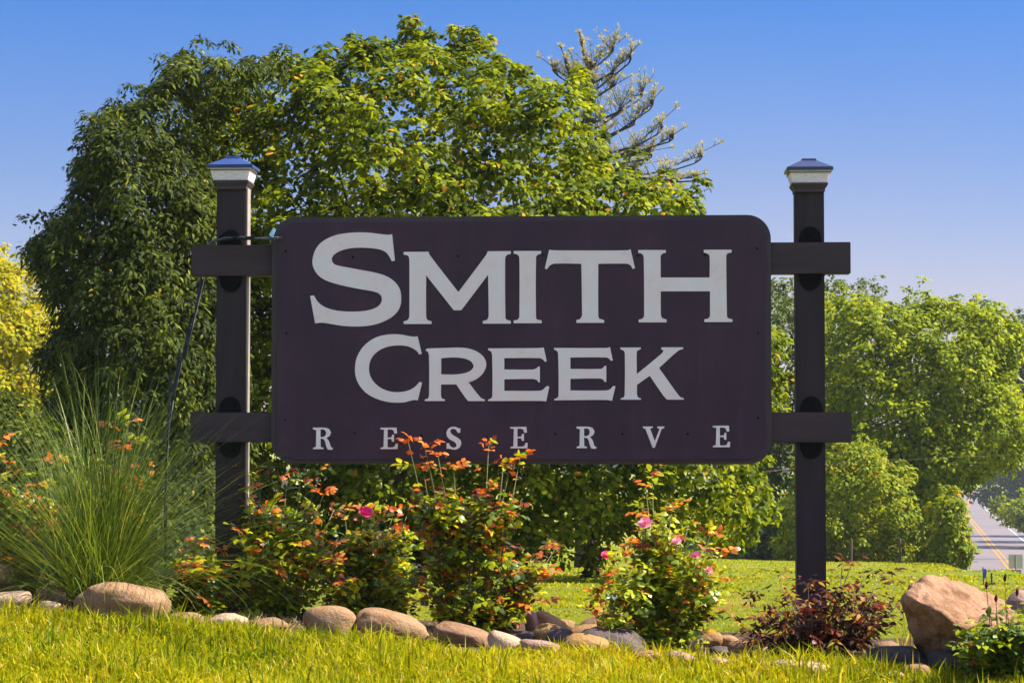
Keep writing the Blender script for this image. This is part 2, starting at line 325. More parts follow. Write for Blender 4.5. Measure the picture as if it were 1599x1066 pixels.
for a0 in (-.27, .12):
    v_, f_ = strip(a0, a0+.17, 60, 700, .13); Vs.append(v_); Fs.append(f_+o_); o_ += len(v_)
setp(link('road_centre_lines', np_mesh('centre', np.concatenate(Vs), [np.concatenate(Fs)]), M['lineyellow']), kind='structure')

# ---------------------------------------------------------------- the sign
TH = R(3.3)
AX = Vector((math.cos(TH), -math.sin(TH), 0)); NO = Vector((-math.sin(TH), -math.cos(TH), 0))   # right, towards viewer
O = at(812, 530, 10.0)
def loc_uv(px, py, w):
    d = ray(px, py); o0 = Vector((0, 0, EYE)); pl = O+NO*w
    t_ = (pl-o0).dot(NO)/d.dot(NO); p = o0+d*t_-O
    return p.dot(AX), p.z
SM = Matrix(((AX.x, -NO.x, 0, O.x), (AX.y, -NO.y, 0, O.y), (0, 0, 1, O.z), (0, 0, 0, 1)))   # local (u, depth back, z) -> world
gz = ground(0, 10)
sign = empty('entrance_sign', (O.x, O.y, gz), 'large dark purple board lettered in white on two tall timber posts', 'sign')
def L(u, w, z): return SM @ Vector((u, -w, z))     # w towards viewer
def rrect(u0, z0, u1, z1, r_, seg=10):
    P = []
    for cx_, cz_, a0 in ((u1-r_, z1-r_, 0), (u0+r_, z1-r_, 90), (u0+r_, z0+r_, 180), (u1-r_, z0+r_, 270)):
        for k in range(seg+1):
            w_ = R(a0+90*k/seg); P.append((cx_+r_*math.cos(w_), cz_+r_*math.sin(w_)))
    return P
def slab(P, w0, w1, holes=None, chamfer=0):
    """polygon in (u,z), front at w1, back at w0"""
    mb = MB(); loops = [P]+(holes or [])
    flat = [p for l_ in loops for p in l_]
    tris = tessellate_polygon([[Vector((p[0], p[1], 0)) for p in l_] for l_ in loops])
    n_ = len(flat)
    V_ = [L(p[0], w1, p[1]) for p in flat]+[L(p[0], w0, p[1]) for p in flat]
    F_ = [tuple(tt) for tt in tris]+[tuple(i+n_ for i in tt)[::-1] for tt in tris]
    o_ = 0
    for l_ in loops:
        k_ = len(l_)
        for i in range(k_): F_.append((o_+i, o_+(i+1) % k_, n_+o_+(i+1) % k_, n_+o_+i))
        o_ += k_
    mb.add(V_, F_)
    me = mb.mesh('slab'); bm = bmesh.new(); bm.from_mesh(me); bmesh.ops.recalc_face_normals(bm, faces=bm.faces); bm.to_mesh(me); bm.free()
    return me
u0, z1 = loc_uv(425, 339.6, 0); u1, _ = loc_uv(1203.5, 335, 0); _, z0 = loc_uv(812, 724.3, 0); _, z1 = loc_uv(812, 337.5, 0)
link('backing_board', slab(rrect(u0, z0, u1, z1, .112), -.03, 0), M['border'], sign)
fu0, _ = loc_uv(432.8, 530, .014); fu1, _ = loc_uv(1195.3, 530, .014); _, fz0 = loc_uv(812, 717, .014); _, fz1 = loc_uv(812, 345.5, .014)
link('face_panel', slab(rrect(fu0, fz0, fu1, fz1, .092), .001, .014), M['face'], sign)
# rails
for ya, yb_ in ((380.3, 429), (643.5, 690.5)):
    ra, _ = loc_uv(298, 500, -.031); rb, _ = loc_uv(1329, 500, -.031)
    _, zt = loc_uv(812, ya, -.031); _, zl = loc_uv(812, yb_, -.031)
    mb = MB().box((ra, .031, zl), (rb, .125, zt), SM)
    link('rail', mb.mesh('rail', bevel=.003), M['rail'], sign)
    # flanged brackets on the posts
    for pc in (360.0, 1265.8):
        cu, _ = loc_uv(pc, 500, -.05)
        for sgn, zz in ((1, zt), (-1, zl)):
            P = [(cu-.057, zz-sgn*.0)]
            for k in range(13):
                w_ = R(180*k/12); P.append((cu-.052*math.cos(w_), zz+sgn*(.016+.060*math.sin(w_))))
            P.append((cu+.057, zz))
            bo = link('bracket', slab(P, -.056, -.046), M['metal'], sign)
            for sgn2 in (-1, 1):
                mb = MB(); c0 = L(cu+sgn2*.027, -.046, zz+sgn*.032); c1_ = L(cu+sgn2*.027, -.037, zz+sgn*.032)
                mb.tube([c0, c1_], .0085, 6); b2 = link('bolt', mb.mesh('bolt'), M['metal'], bo, world=False)
# posts
caps = []
for pa, pb, top, base_y in ((337, 382.5, 292, 965), (1243, 1288.5, 296, 1000)):
    ua, _ = loc_uv(pa, 600, -.055); ub, _ = loc_uv(pb, 600, -.055); _, zt = loc_uv((pa+pb)/2, top, -.055)
    pw = L((ua+ub)/2, -.12, 0); zg = ground(pw.x, pw.y)-.25-O.z
    mb = MB().box((ua, .055, zg), (ub, .165, zt), SM)
    link('post', mb.mesh('post', bevel=.004), M['post'], sign)
    caps.append(((ua+ub)/2, zt, (ub-ua)/2))
    if pa < 800:
        mb = MB().box((ub+.0005, .070, zg), (ub+.006, .150, zt-.004), SM); link('lit_side_strip', mb.mesh('strip', bevel=.001), M['litstrip'], sign)  # added strip, coloured pale to show the post's right side in sun
# solar lamp caps
for cu, zt, hw in caps:
    k = .00303
    lamp = MB()   # collar
    def frus(mb, h0, za, h1, zb_, dd=.0):
        V_ = []
        for h_, z_ in ((h0, za), (h1, zb_)):
            for sx_, sy_ in ((-1, -1), (1, -1), (1, 1), (-1, 1)): V_.append(L(cu+sx_*h_, -.110+(-sy_)*h_*.95*(-1), z_))
        return mb.add(V_, [(0,1,2,3)[::-1], (4,5,6,7), (0,1,5,4), (1,2,6,5), (2,3,7,6), (3,0,4,7)])
    col = MB(); frus(col, hw+.003, zt-.012, hw+.004, zt+.004); frus(col, hw+.006, zt+.004, hw+.016, zt+.020); frus(col, hw+.017, zt+.020, hw+.017, zt+.030)
    lc = link('lamp_cap', col.mesh('collar', bevel=.001), M['capdark'], sign)
    g = MB(); frus(g, hw+.013, zt+.030, hw+.026, zt+.078); link('lamp_glass', g.mesh('glass', bevel=.0015), M['glass'], lc, world=False)
    g = MB(); frus(g, hw+.027, zt+.078, hw+.0275, zt+.096); link('glass_rim', g.mesh('rim', bevel=.001), M['glass'], lc, world=False)
    g = MB(); frus(g, hw+.030, zt+.0765, hw+.0305, zt+.080)
    link('gasket', g.mesh('gasket'), M['capdark'], lc, world=False)
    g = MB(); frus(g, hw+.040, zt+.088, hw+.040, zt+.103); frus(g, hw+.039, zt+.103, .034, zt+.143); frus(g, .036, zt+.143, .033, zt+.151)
    link('lamp_roof', g.mesh('roof', bevel=.0012), M['roofskytint' if cu < 0 else 'roofmetal'], lc, world=False)
# lettering
def smooth_poly(P, sub=4, thr=33):
    n_ = len(P); P = [Vector((p[0], p[1])) for p in P]; cor = []
    for i in range(n_):
        a_ = P[i]-P[i-1]; b_ = P[(i+1) % n_]-P[i]
        cor.append(math.degrees(a_.angle(b_)) > thr if a_.length > 1e-6 and b_.length > 1e-6 else True)
    out = []
    for i in range(n_):
        j = (i+1) % n_; p0, p1 = P[i], P[j]; d_ = p1-p0
        if cor[i] and cor[j]: out.append(p0); continue
        t0 = d_ if cor[i] else (p1-P[i-1])*.5; t1 = d_ if cor[j] else (P[(j+1) % n_]-p0)*.5
        t0 = t0.normalized()*d_.length; t1 = t1.normalized()*d_.length
        for s_ in range(sub):
            u_ = s_/sub; h00 = 2*u_**3-3*u_**2+1; h10 = u_**3-2*u_**2+u_; h01 = -2*u_**3+3*u_**2; h11 = u_**3-u_**2
            out.append(p0*h00+t0*h10+p1*h01+t1*h11)
    return [(p.x, p.y) for p in out]
LET = {
'S': (6.6625, 480, 355, [(880,72),(910,345),(878,352),(850,300),(820,262),(770,235),(700,220),(600,212),(500,212),(400,226),(320,255),(270,290),(252,325),(258,360),(285,385),(340,402),(450,422),(560,443),(680,465),(790,495),(870,535),(930,590),(965,655),(975,730),(970,800),(940,870),(880,930),(800,975),(700,1010),(600,1026),(480,1030),(360,1022),(250,1005),(150,990),(80,998),(28,712),(68,708),(90,750),(130,795),(190,832),(280,860),(380,873),(480,875),(580,870),(660,855),(720,830),(760,795),(775,750),(768,710),(730,680),(660,660),(540,640),(400,612),(280,582),(180,545),(110,495),(70,435),(52,370),(60,300),(85,230),(130,170),(200,120),(300,80),(400,62),(520,53),(640,56),(740,68),(810,76),(850,78)]),
'M': (7.895, 625, 380, [(42,105),(350,103),(360,140),(716,600),(1060,140),(1078,97),(1362,95),(1362,130),(1320,138),(1298,160),(1292,200),(1296,910),(1310,940),(1362,955),(1362,988),(1018,988),(1018,955),(1065,945),(1085,915),(1090,880),(1083,385),(752,823),(660,823),(318,392),(318,900),(328,935),(350,950),(385,958),(385,992),(42,992),(42,960),(85,948),(108,915),(112,880),(112,200),(105,165),(85,145),(42,138)]),
'I': (7.614, 790, 380, [(92,90),(418,90),(418,120),(375,135),(358,165),(357,880),(370,905),(425,915),(425,948),(92,948),(92,915),(135,908),(155,885),(160,860),(160,180),(150,145),(125,128),(92,122)]),
'T': (7.614, 790, 380, [(515,75),(560,82),(900,84),(1440,82),(1482,70),(1535,295),(1505,303),(1485,265),(1455,245),(1410,240),(1098,242),(1098,860),(1110,895),(1168,910),(1168,943),(838,943),(838,910),(880,900),(900,870),(905,840),(897,242),(580,240),(540,252),(510,275),(490,308),(462,298)]),
'H': (7.894, 990, 380, [(52,82),(393,82),(393,115),(350,125),(330,150),(328,180),(330,420),(932,420),(932,160),(915,130),(860,112),(860,78),(1203,78),(1203,112),(1155,122),(1138,145),(1137,200),(1146,890),(1155,920),(1213,935),(1213,968),(868,968),(868,935),(915,925),(935,900),(937,870),(937,590),(330,590),(332,880),(345,920),(402,938),(402,972),(58,972),(58,938),(100,930),(122,905),(125,870),(120,180),(110,140),(85,120),(52,118)]),
'C': (9.267, 550, 520, [(945,45),(1005,298),(968,308),(940,265),(890,228),(820,195),(740,180),(640,178),(540,190),(440,222),(360,270),(300,330),(260,400),(242,490),(248,580),(280,660),(340,735),(420,795),(520,835),(620,852),(720,848),(810,828),(880,795),(935,750),(975,703),(1010,715),(948,972),(900,965),(840,978),(760,998),(660,1005),(540,998),(420,972),(310,930),(210,870),(130,790),(75,700),(45,600),(40,500),(55,390),(95,290),(160,195),(250,115),(360,55),(480,25),(600,15),(720,22),(820,42),(890,50)]),
'R': (7.614, 660, 530, [(38,115),(60,106),(150,103),(300,98),(430,95),(540,105),(640,140),(710,190),(748,250),(755,310),(735,370),(690,430),(620,480),(545,508),(690,690),(738,712),(738,730),(540,730),(500,680),(400,533),(218,533),(218,670),(228,700),(265,712),(262,730),(25,730),(25,712),(62,700),(75,670),(75,190),(65,150),(38,130)]),
'R_hole': (7.614, 660, 530, [(220,222),(330,213),(430,215),(520,232),(580,262),(608,310),(590,350),(540,385),(450,408),(350,415),(220,412)]),
'E': (7.614, 660, 530, [(778,105),(1000,103),(1380,100),(1438,93),(1475,255),(1452,265),(1430,235),(1390,220),(970,220),(970,355),(1310,355),(1355,340),(1375,318),(1393,320),(1393,508),(1375,508),(1360,480),(1310,468),(970,472),(970,608),(1380,608),(1430,595),(1465,560),(1485,550),(1505,560),(1468,735),(1400,728),(778,730),(778,712),(810,700),(828,670),(825,180),(812,140),(778,125)]),
'E2': (7.437, 860, 530, [(38,97),(640,97),(688,87),(720,240),(700,248),(680,225),(650,208),(228,208),(228,340),(580,340),(612,325),(625,303),(645,305),(645,490),(622,490),(610,465),(570,452),(228,455),(228,590),(640,590),(690,575),(720,540),(752,540),(712,710),(640,700),(42,705),(42,688),(75,678),(90,650),(85,160),(70,130),(38,115)]),
'K': (7.437, 860, 530, [(808,92),(1045,92),(1045,110),(1005,128),(998,160),(1000,400),(1290,160),(1310,128),(1282,110),(1285,90),(1538,90),(1538,108),(1480,130),(1258,330),(1480,640),(1510,668),(1545,680),(1545,697),(1350,697),(1300,640),(1150,420),(1002,525),(1002,640),(1015,672),(1047,682),(1047,697),(812,697),(812,682),(845,672),(858,645),(860,160),(850,130),(808,110)]),
'r': (6.396, 480, 655, [(55,78),(180,80),(215,92),(235,125),(225,160),(190,182),(215,215),(232,270),(255,285),(248,300),(205,298),(190,270),(175,215),(160,192),(130,188),(132,272),(160,280),(158,293),(55,293),(57,280),(85,270),(88,105),(55,95)]),
'r_hole': (6.396, 480, 655, [(130,97),(165,97),(182,112),(188,135),(178,160),(155,172),(130,172)]),
'e': (6.396, 480, 655, [(728,80),(890,78),(895,135),(870,140),(860,110),(840,98),(800,98),(800,178),(840,175),(848,148),(865,150),(865,220),(845,218),(838,192),(800,192),(800,275),(850,275),(872,265),(880,240),(903,238),(900,293),(730,293),(732,280),(760,272),(765,100),(730,95)]),
's': (6.396, 480, 655, [(1527,85),(1525,130),(1500,130),(1485,100),(1455,88),(1430,100),(1428,125),(1450,150),(1500,180),(1530,205),(1538,240),(1520,278),(1480,298),(1440,295),(1405,288),(1390,292),(1390,235),(1412,232),(1425,262),(1455,280),(1485,272),(1490,248),(1470,222),(1420,195),(1393,165),(1388,125),(1405,90),(1440,72),(1480,72),(1510,85)]),
'v': (6.15, 890, 655, [(700,65),(795,65),(795,78),(770,85),(815,205),(860,90),(838,78),(838,65),(908,65),(905,78),(880,90),(815,268),(795,270),(725,90),(700,78)]),
}
def letter(key, label, dx=0, dy=0):
    out = []
    for kk in (key, key+'_hole'):
        if kk not in LET: continue
        sc, ox, oy, P = LET[kk]
        P = [loc_uv(ox+x/sc+dx, oy+y/sc+dy, .019) for x, y in smooth_poly(P)]
        out.append(P)
    o_ = link('letter', slab(out[0], .0135, .019, out[1:] or None), M['letter'], sign)
    o_['label'] = label
for k_, lb in (('S', 'large letter S of Smith'), ('M', 'letter M of Smith'), ('I', 'letter I of Smith'), ('T', 'letter T of Smith'), ('H', 'letter H of Smith'),
               ('C', 'large letter C of Creek'), ('R', 'letter R of Creek'), ('E', 'first letter E of Creek'), ('E2', 'second letter E of Creek'), ('K', 'letter K of Creek')):
    letter(k_, lb)
for k_, dx, dy, lb in (('r', 0, 0, 'small letter R starting Reserve'), ('e', 0, 0, 'small first letter E of Reserve'), ('s', 0, 0, 'small letter S of Reserve'),
                       ('e', 202.8, -1.2, 'small second letter E of Reserve'), ('r', 411.7, -1.5, 'small second letter R of Reserve'), ('v', 0, 0, 'small letter V of Reserve'), ('e', 519, -3, 'small last letter E of Reserve')):
    letter(k_, lb, dx, dy)
scr = None
for px, py in ((551,401),(715,400),(848,398),(996,399),(1101,397),(445,656),(554,676),(658,679),(760,681),(867,677),(972,677),(1074,677),(1184,652),(446,392),(1182,388),(447,520),(1184,520)):
    u_, z_ = loc_uv(px, py, .014)
    if scr is None:
        mb = MB(); mb.tube([Vector((0, 0, 0)), Vector((0, -.0035, 0))], [.0058, .0045], 8); scr = mb.mesh('screw')
    o_ = link('screw', scr, M['metal'], sign, world=False); p_ = L(u_, .0142, z_)-sign.location; o_.location = p_

# cable from the board to the ground behind the post
pts = [at(430, 371, 10.03), at(415, 372, 10.02), at(385, 373, 9.99), at(352, 372, 10.0), at(338, 375, 10.06), at(328, 380, 10.2), at(322, 392, 10.26), at(315, 430, 10.27), at(308, 470, 10.27), at(292, 545, 10.28), at(272, 615, 10.29), at(262, 680, 10.29), at(258, 780, 10.28), at(257, 960, 10.28)]
def cr(pts, n=5):
    o = []
    for i in range(len(pts)-1):
        p0, p1, p2, p3 = pts[max(i-1, 0)], pts[i], pts[i+1], pts[min(i+2, len(pts)-1)]
        for k in range(n):
            u = k/n; o.append(.5*((2*p1)+(p2-p0)*u+(2*p0-5*p1+4*p2-p3)*u*u+(3*p1-3*p2+p0-p3)*u**3))
    return o+[pts[-1]]
mb = MB(); mb.tube(cr(pts), .0058, 8)
cb = setp(link('cable', mb.mesh('cable', smooth=True), M['cable']), 'thin dark cable hanging from the board down behind the rail', 'cable')
P4 = [at(x, y, 10.02) for x, y in ((420, 367), (427, 355), (431, 358), (426, 371))]; mb = MB(); mb.add(P4+[p+Vector((0, .004, 0)) for p in P4], [(0,1,2,3),(7,6,5,4),(0,4,5,1),(1,5,6,2),(2,6,7,3),(3,7,4,0)])
link('tape', mb.mesh('tape'), M['tape'], cb)

# ---------------------------------------------------------------- stones
def stone_mesh(w, d, h, seed, sub=3, rough=.06, flat=0):
    bm = bmesh.new(); bmesh.ops.create_icosphere(bm, subdivisions=sub, radius=1)
    o_ = Vector((seed*3.1, seed*1.7, seed*.9))
    for v in bm.verts:
        p = v.co.copy()
        q = Vector([math.copysign(abs(c_)**.86, c_) for c_ in p])
        k_ = 1+.26*noise.noise(p*1.0+o_)+rough*1.3*noise.noise(p*2.6+o_)+rough*.35*noise.noise(p*8+o_)
        v.co = Vector((q.x*w/2, q.y*d/2, q.z*h/2))*k_
    me = bpy.data.meshes.new('stone'); bm.to_mesh(me); bm.free()
    for p in me.polygons: p.use_smooth = True
    return me
STONES = [  # cx, cy, w, h, mat, roll, label
(-6, 905, 56, 56, 'tan', 0, 'tan stone cut off by the left edge, behind a flat pale one'),
(10, 934, 70, 28, 'pale', 8, 'flat pale stone at the far left end of the row'),
(76, 943, 36, 18, 'pale', -5, 'small pale stone in the grass just left of the largest rounded stone'),
(92, 929, 62, 30, 'tan', -8, 'tan stone half hidden behind the left end of the largest rounded stone'),
(190, 938, 146, 62, 'tan', -3, 'largest smooth rounded stone below the fountain grass'),
(290, 964, 58, 24, 'tan', 0, 'low tan stone right beside the largest rounded stone'),
(356, 966, 60, 22, 'pale', 2, 'low pale stone in dry grass at the foot of the left post'),
(420, 972, 56, 20, 'brown', 0, 'low brown stone between the left post and the domed stone'),
(513, 967, 78, 48, 'tan', -2, 'domed grey tan stone alone in front of the leftmost rose bush'),
(613, 975, 112, 48, 'tan', -14, 'long tan stone sloping down to the right below the pink rose'),
(725, 990, 92, 34, 'brown', -14, 'long brownish stone below the tall orange tipped rose shoot'),
(790, 1001, 60, 30, 'pale', -22, 'pale pinkish stone slanting into the lawn left of the stone pile'),
(846, 1009, 72, 24, 'rose', -12, 'low pink stone at the lawn edge of the stone pile'),
(826, 990, 36, 18, 'grey', 0, 'small dark grey stone behind the low pink stone'),
(832, 970, 22, 36, 'rose', 10, 'small upright pink stone under the red leafed end of the rose'),
(856, 972, 62, 30, 'tan', -24, 'slanting tan stone at the back left of the stone pile'),
(858, 986, 48, 28, 'ochre', -12, 'ochre stone in the middle left of the stone pile'),
(872, 994, 46, 28, 'grey', 18, 'dark grey stone tucked behind the biggest tan stone of the pile'),
(914, 1005, 80, 34, 'ochre', -4, 'biggest smooth tan stone at the front of the pile'),
(960, 1000, 96, 40, 'grey', -8, 'large dark slate coloured stone left of the pink rose bush foot'),
(922, 984, 72, 24, 'ochre', 6, 'orange tan stone lying behind the dark slate coloured stone'),
(938, 970, 64, 26, 'brown', 16, 'wedge shaped grey brown stone at the back of the pile'),
(880, 972, 34, 16, 'ochre', 0, 'small ochre stone showing at the back of the pile'),
(990, 986, 46, 26, 'rose', 0, 'pink grey stone half behind the pink rose bush left side'),
(1012, 1024, 50, 22, 'tan', 4, 'tan stone in the grass under the pink rose bush'),
(1060, 1026, 52, 22, 'rose', -4, 'pinkish stone just right of the pink rose bush foot'),
(1068, 1002, 46, 34, 'pale', 30, 'pale angular stone right behind the foot of the pink rose bush'),
(1046, 988, 36, 22, 'tan', 12, 'tan stone peeping out behind the pink rose bush right side'),
(1108, 998, 40, 24, 'ochre', 20, 'ochre angular stone left of two tan pebbles'),
(1136, 998, 36, 20, 'tan', -10, 'tan oval stone at the left end of the dry brown shrub'),
(1130, 1016, 42, 18, 'grey', -8, 'small black stone in front of the tan oval stone'),
(1158, 1012, 50, 28, 'brown', 0, 'brown stone under the left twigs of the dry shrub'),
(1126, 1032, 38, 16, 'rose', -5, 'small pink stone in the grass left of the dry shrub'),
(1195, 1016, 40, 24, 'pale', 0, 'pale stone under the dry shrub left of the right post'),
(1228, 1010, 44, 28, 'grey', 0, 'mottled grey stone under the dry shrub near the right post'),
(1188, 1038, 46, 18, 'tan', 0, 'low tan stone at the grass edge below the dry shrub'),
(1262, 1041, 92, 24, 'pale', -8, 'long pale stone at the grass edge below the right post'),
(1346, 1048, 54, 16, 'rose', 0, 'flat pinkish stone at the grass edge right of the long pale stone'),
(1342, 1026, 52, 22, 'ochre', 0, 'orange tan stone under the right twigs of the dry shrub'),
(1400, 1024, 92, 36, 'grey', -8, 'wide dark stone lying left of the upright boulder'),
(1386, 1008, 40, 18, 'brown', 0, 'brown stone behind the wide dark stone'),
(1432, 1046, 48, 24, 'tan', 6, 'domed tan stone in front of the upright boulder'),
(1395, 1052, 40, 16, 'pale', 0, 'small pale stone left of the domed tan stone'),
(1478, 1030, 56, 40, 'grey', 0, 'dark stone standing in for the black shade under the upright boulder'),  # dark shape added where shadow falls below the boulder
(1534, 1059, 62, 20, 'rose', 3, 'low pinkish stone under the green shrub'),
(1484, 1056, 44, 14, 'tan', 0, 'flat tan stone in front of the dark shade stone'),
(1600, 944, 62, 44, 'rose', -12, 'pinkish boulder cut off by the right edge behind the green shrub'),
]
for i, (cx_, cy_, w_, h_, mt, roll, lb) in enumerate(STONES):
    g_ = on_ground(min(max(cx_, -20), 1620), cy_+h_*.5+6)
    if g_.y > 11.3: g_ = at(cx_, cy_+h_*.5, 10.6)
    Yc = g_.y+.05
    c_ = at(cx_, cy_+4, Yc); k_ = Yc/FPX
    me = stone_mesh(w_*k_*1.02, max(w_*.75, h_*1.1)*k_, (h_+2)*k_*1.05, i+1, 4 if w_ > 90 else 3)
    o_ = link('river_stone', me, M[mt]); o_.location = c_; o_.rotation_euler = (0, R(-roll), R(random.uniform(-12, 12)))
    setp(o_, lb, 'stone', 'stones edging the planting bed')
# upright boulder
def boulder(px_pts, Yc, depth, name, mat):
    bm = bmesh.new()
    for (x, y, dd) in px_pts: bm.verts.new(at(x, y, Yc+dd))
    bmesh.ops.convex_hull(bm, input=bm.verts)
    bmesh.ops.delete(bm, geom=[v for v in bm.verts if not v.link_faces], context='VERTS')
    bmesh.ops.triangulate(bm, faces=bm.faces)
    for k in range(4):
        bmesh.ops.subdivide_edges(bm, edges=bm.edges, cuts=1, use_grid_fill=True)
        bmesh.ops.smooth_vert(bm, verts=bm.verts, factor=.14 if k < 3 else .08, use_axis_x=True, use_axis_y=True, use_axis_z=True)
    bm.normal_update()
    for v in bm.verts:
        p = v.co
        q_ = p+Vector((noise.noise(p*6), noise.noise(p*6+Vector((3, 1, 2))), noise.noise(p*6+Vector((7, 5, 1)))))*.05
        rd = max(0, 1-abs(noise.noise(Vector((q_.x*5, q_.y*5, q_.z*9))))*9)
        v.co -= v.normal*.014*rd
        v.co += v.normal*(.022*noise.noise(p*7)+.014*noise.noise(p*17)+.006*noise.noise(p*45)-.02*max(0, noise.noise(p*11+Vector((5, 5, 5)))-.25))
    me = bpy.data.meshes.new('boulder'); bm.to_mesh(me); bm.free()
    for p in me.polygons: p.use_smooth = True
    return link(name, me, mat)
bo = boulder([(1406, 928, .0), (1412, 906, .15), (1440, 901, .02), (1490, 900, .25), (1530, 912, .3), (1570, 936, .3), (1604, 966, .25), (1570, 978, .0), (1550, 992, -.18), (1512, 985, -.24),
              (1468, 955, -.24), (1432, 935, -.18), (1415, 945, -.05), (1425, 990, .0), (1437, 1020, .05), (1448, 1058, .1), (1500, 1062, .06), (1545, 1050, .06), (1560, 1050, .3), (1450, 1050, .3), (1590, 990, .35)], 9.1, .4, 'boulder', M['boulder'])
setp(bo, 'big upright sandstone boulder with a flat sloping lit top', 'boulder')

# ---------------------------------------------------------------- foliage tools
def in_poly(P, pts):
    x, z = pts[:, 0], pts[:, 1]; r = np.zeros(len(pts), bool); n_ = len(P)
    for i in range(n_):
        x0, z0 = P[i]; x1, z1_ = P[(i+1) % n_]
        c = ((z0 > z) != (z1_ > z)) & (x < (x1-x0)*(z-z0)/((z1_-z0) if z1_ != z0 else 1e-9)+x0); r ^= c
    return r
def edge_dist(P, pts):
    best = np.full(len(pts), 1e9)
    for i in range(len(P)):
        a_ = P[i]; b_ = P[(i+1) % len(P)]; ab = b_-a_; t_ = np.clip(((pts-a_) @ ab)/max(ab @ ab, 1e-9), 0, 1)
        best = np.minimum(best, np.linalg.norm(pts-(a_+t_[:, None]*ab), axis=1))
    return best
def lump(p, s):
    x, y, z = p[:, 0]*s, p[:, 1]*s, p[:, 2]*s
    return (np.sin(x*1.7+y*.9+1)*np.sin(z*1.9-y*.6+2)+.6*np.sin(x*3.7-z*2.1+y*2+4)*np.sin(z*3.3+x*1.1+.5))/1.6
def crown_leaves(poly_px, Y, T, Rr, ncl, cr_, per, lsize, droop=.35, lumps=.35, sprigs=(), front=.5, gap=-.75, updome=.7, ragged=1.2):
    P = np.array([(at(x, y, Y).x, at(x, y, Y).z) for x, y in poly_px])
    lo, hi = P.min(0), P.max(0); ctr = (lo+hi)/2
    pts = np.zeros((0, 2))
    while len(pts) < ncl:
        q = RNG.uniform(lo, hi, (ncl*3, 2)); q = q[in_poly(P, q)]
        d = edge_dist(P, q); q = q[d > cr_*.55]; pts = np.concatenate([pts, q])
    pts = pts[:ncl]; d = edge_dist(P, pts)
    half = T*np.sqrt(np.clip(1-(1-np.minimum(d/Rr, 1))**2, .02, 1))
    u = RNG.random(ncl); f = np.where(u < front, -RNG.uniform(.8, 1.05, ncl), np.where(u < front+.2, RNG.uniform(.7, 1, ncl), RNG.uniform(-.9, .8, ncl)))
    c3 = np.stack([pts[:, 0], Y+half*f, pts[:, 1]], 1)
    lv = lump(c3, 1.0/max(cr_*3.2, .1)); c3[:, 1] += np.where(f < 0, -1, 1)*lv*lumps*T*.6
    keep = lv > gap; c3 = c3[keep]
    out = np.stack([(c3[:, 0]-ctr[0])/(hi[0]-lo[0])*2, (c3[:, 1]-Y)/T, (c3[:, 2]-ctr[1])/(hi[1]-lo[1])*2], 1)
    ar = []; npx = len(poly_px)
    for _ in range(int(ragged*npx)):
        i = random.randrange(npx); t_ = random.random(); a_ = P[i]*(1-t_)+P[(i+1) % npx]*t_
        o2 = unit((a_-ctr)[None])[0]
        if o2[1] < -.25: continue
        L2 = cr_*random.uniform(.5, 2.4); dv = o2*.6+np.array([0, .5])
        for k in range(3): q_ = a_+dv*L2*(k-.6)/2; ar.append((q_[0], Y+random.uniform(-.3, .3)*T*.5, q_[1]))
    if ar: c3 = np.concatenate([c3, np.array(ar)]); out = np.concatenate([out, np.tile([0, -.2, 1.0], (len(ar), 1))])
    nmain = len(c3)
    if len(sprigs):
        sp = []
        for (x0, y0, x1, y1, n_) in sprigs:
            for k in range(n_):
                t_ = (k+.5)/n_; p = at(x0+(x1-x0)*t_, y0+(y1-y0)*t_, Y+random.uniform(-.3, .3)*T*.3); sp.append(tuple(p))
        sp = np.array(sp); c3 = np.concatenate([c3, sp]); out = np.concatenate([out, np.tile([0, -.2, 1.0], (len(sp), 1))])
    out = unit(out); n = len(c3)
    rr = cr_*RNG.uniform(.65, 1.25, n); rr[nmain-len(ar):] *= .72
    C = np.repeat(c3, per, 0); OUT = np.repeat(out, per, 0); RR = np.repeat(rr, per)
    dirs = unit(RNG.normal(size=(n*per, 3))+OUT*.55+np.array([0, 0, updome*.55]))
    rad = RR*RNG.uniform(.55, 1.0, n*per)**.7
    pos = C+dirs*rad[:, None]*np.array([1, 1, .8])
    nrm = unit(dirs*.8+OUT*.2+np.array([0, 0, .55])+RNG.normal(size=(n*per, 3))*.38)
    hd = dirs*np.array([1, 1, .3])+RNG.normal(size=(n*per, 3))*.45; hd[:, 2] -= droop
    hd = hd-nrm*np.sum(hd*nrm, 1, keepdims=True)*.75
    size = lsize*RNG.uniform(.6, 1.3, n*per)
    crnd = np.repeat(RNG.random(n), per)
    rnd = np.clip(.55*RNG.random(n*per)+.45*crnd, 0, 1); pk = RNG.random(n*per) < .012; rnd[pk] = .99
    low = RNG.random(n*per) < .0; rnd = np.where(low, 0, rnd)
    return pos, hd, nrm, size, rnd*.97+(pk*.03), c3
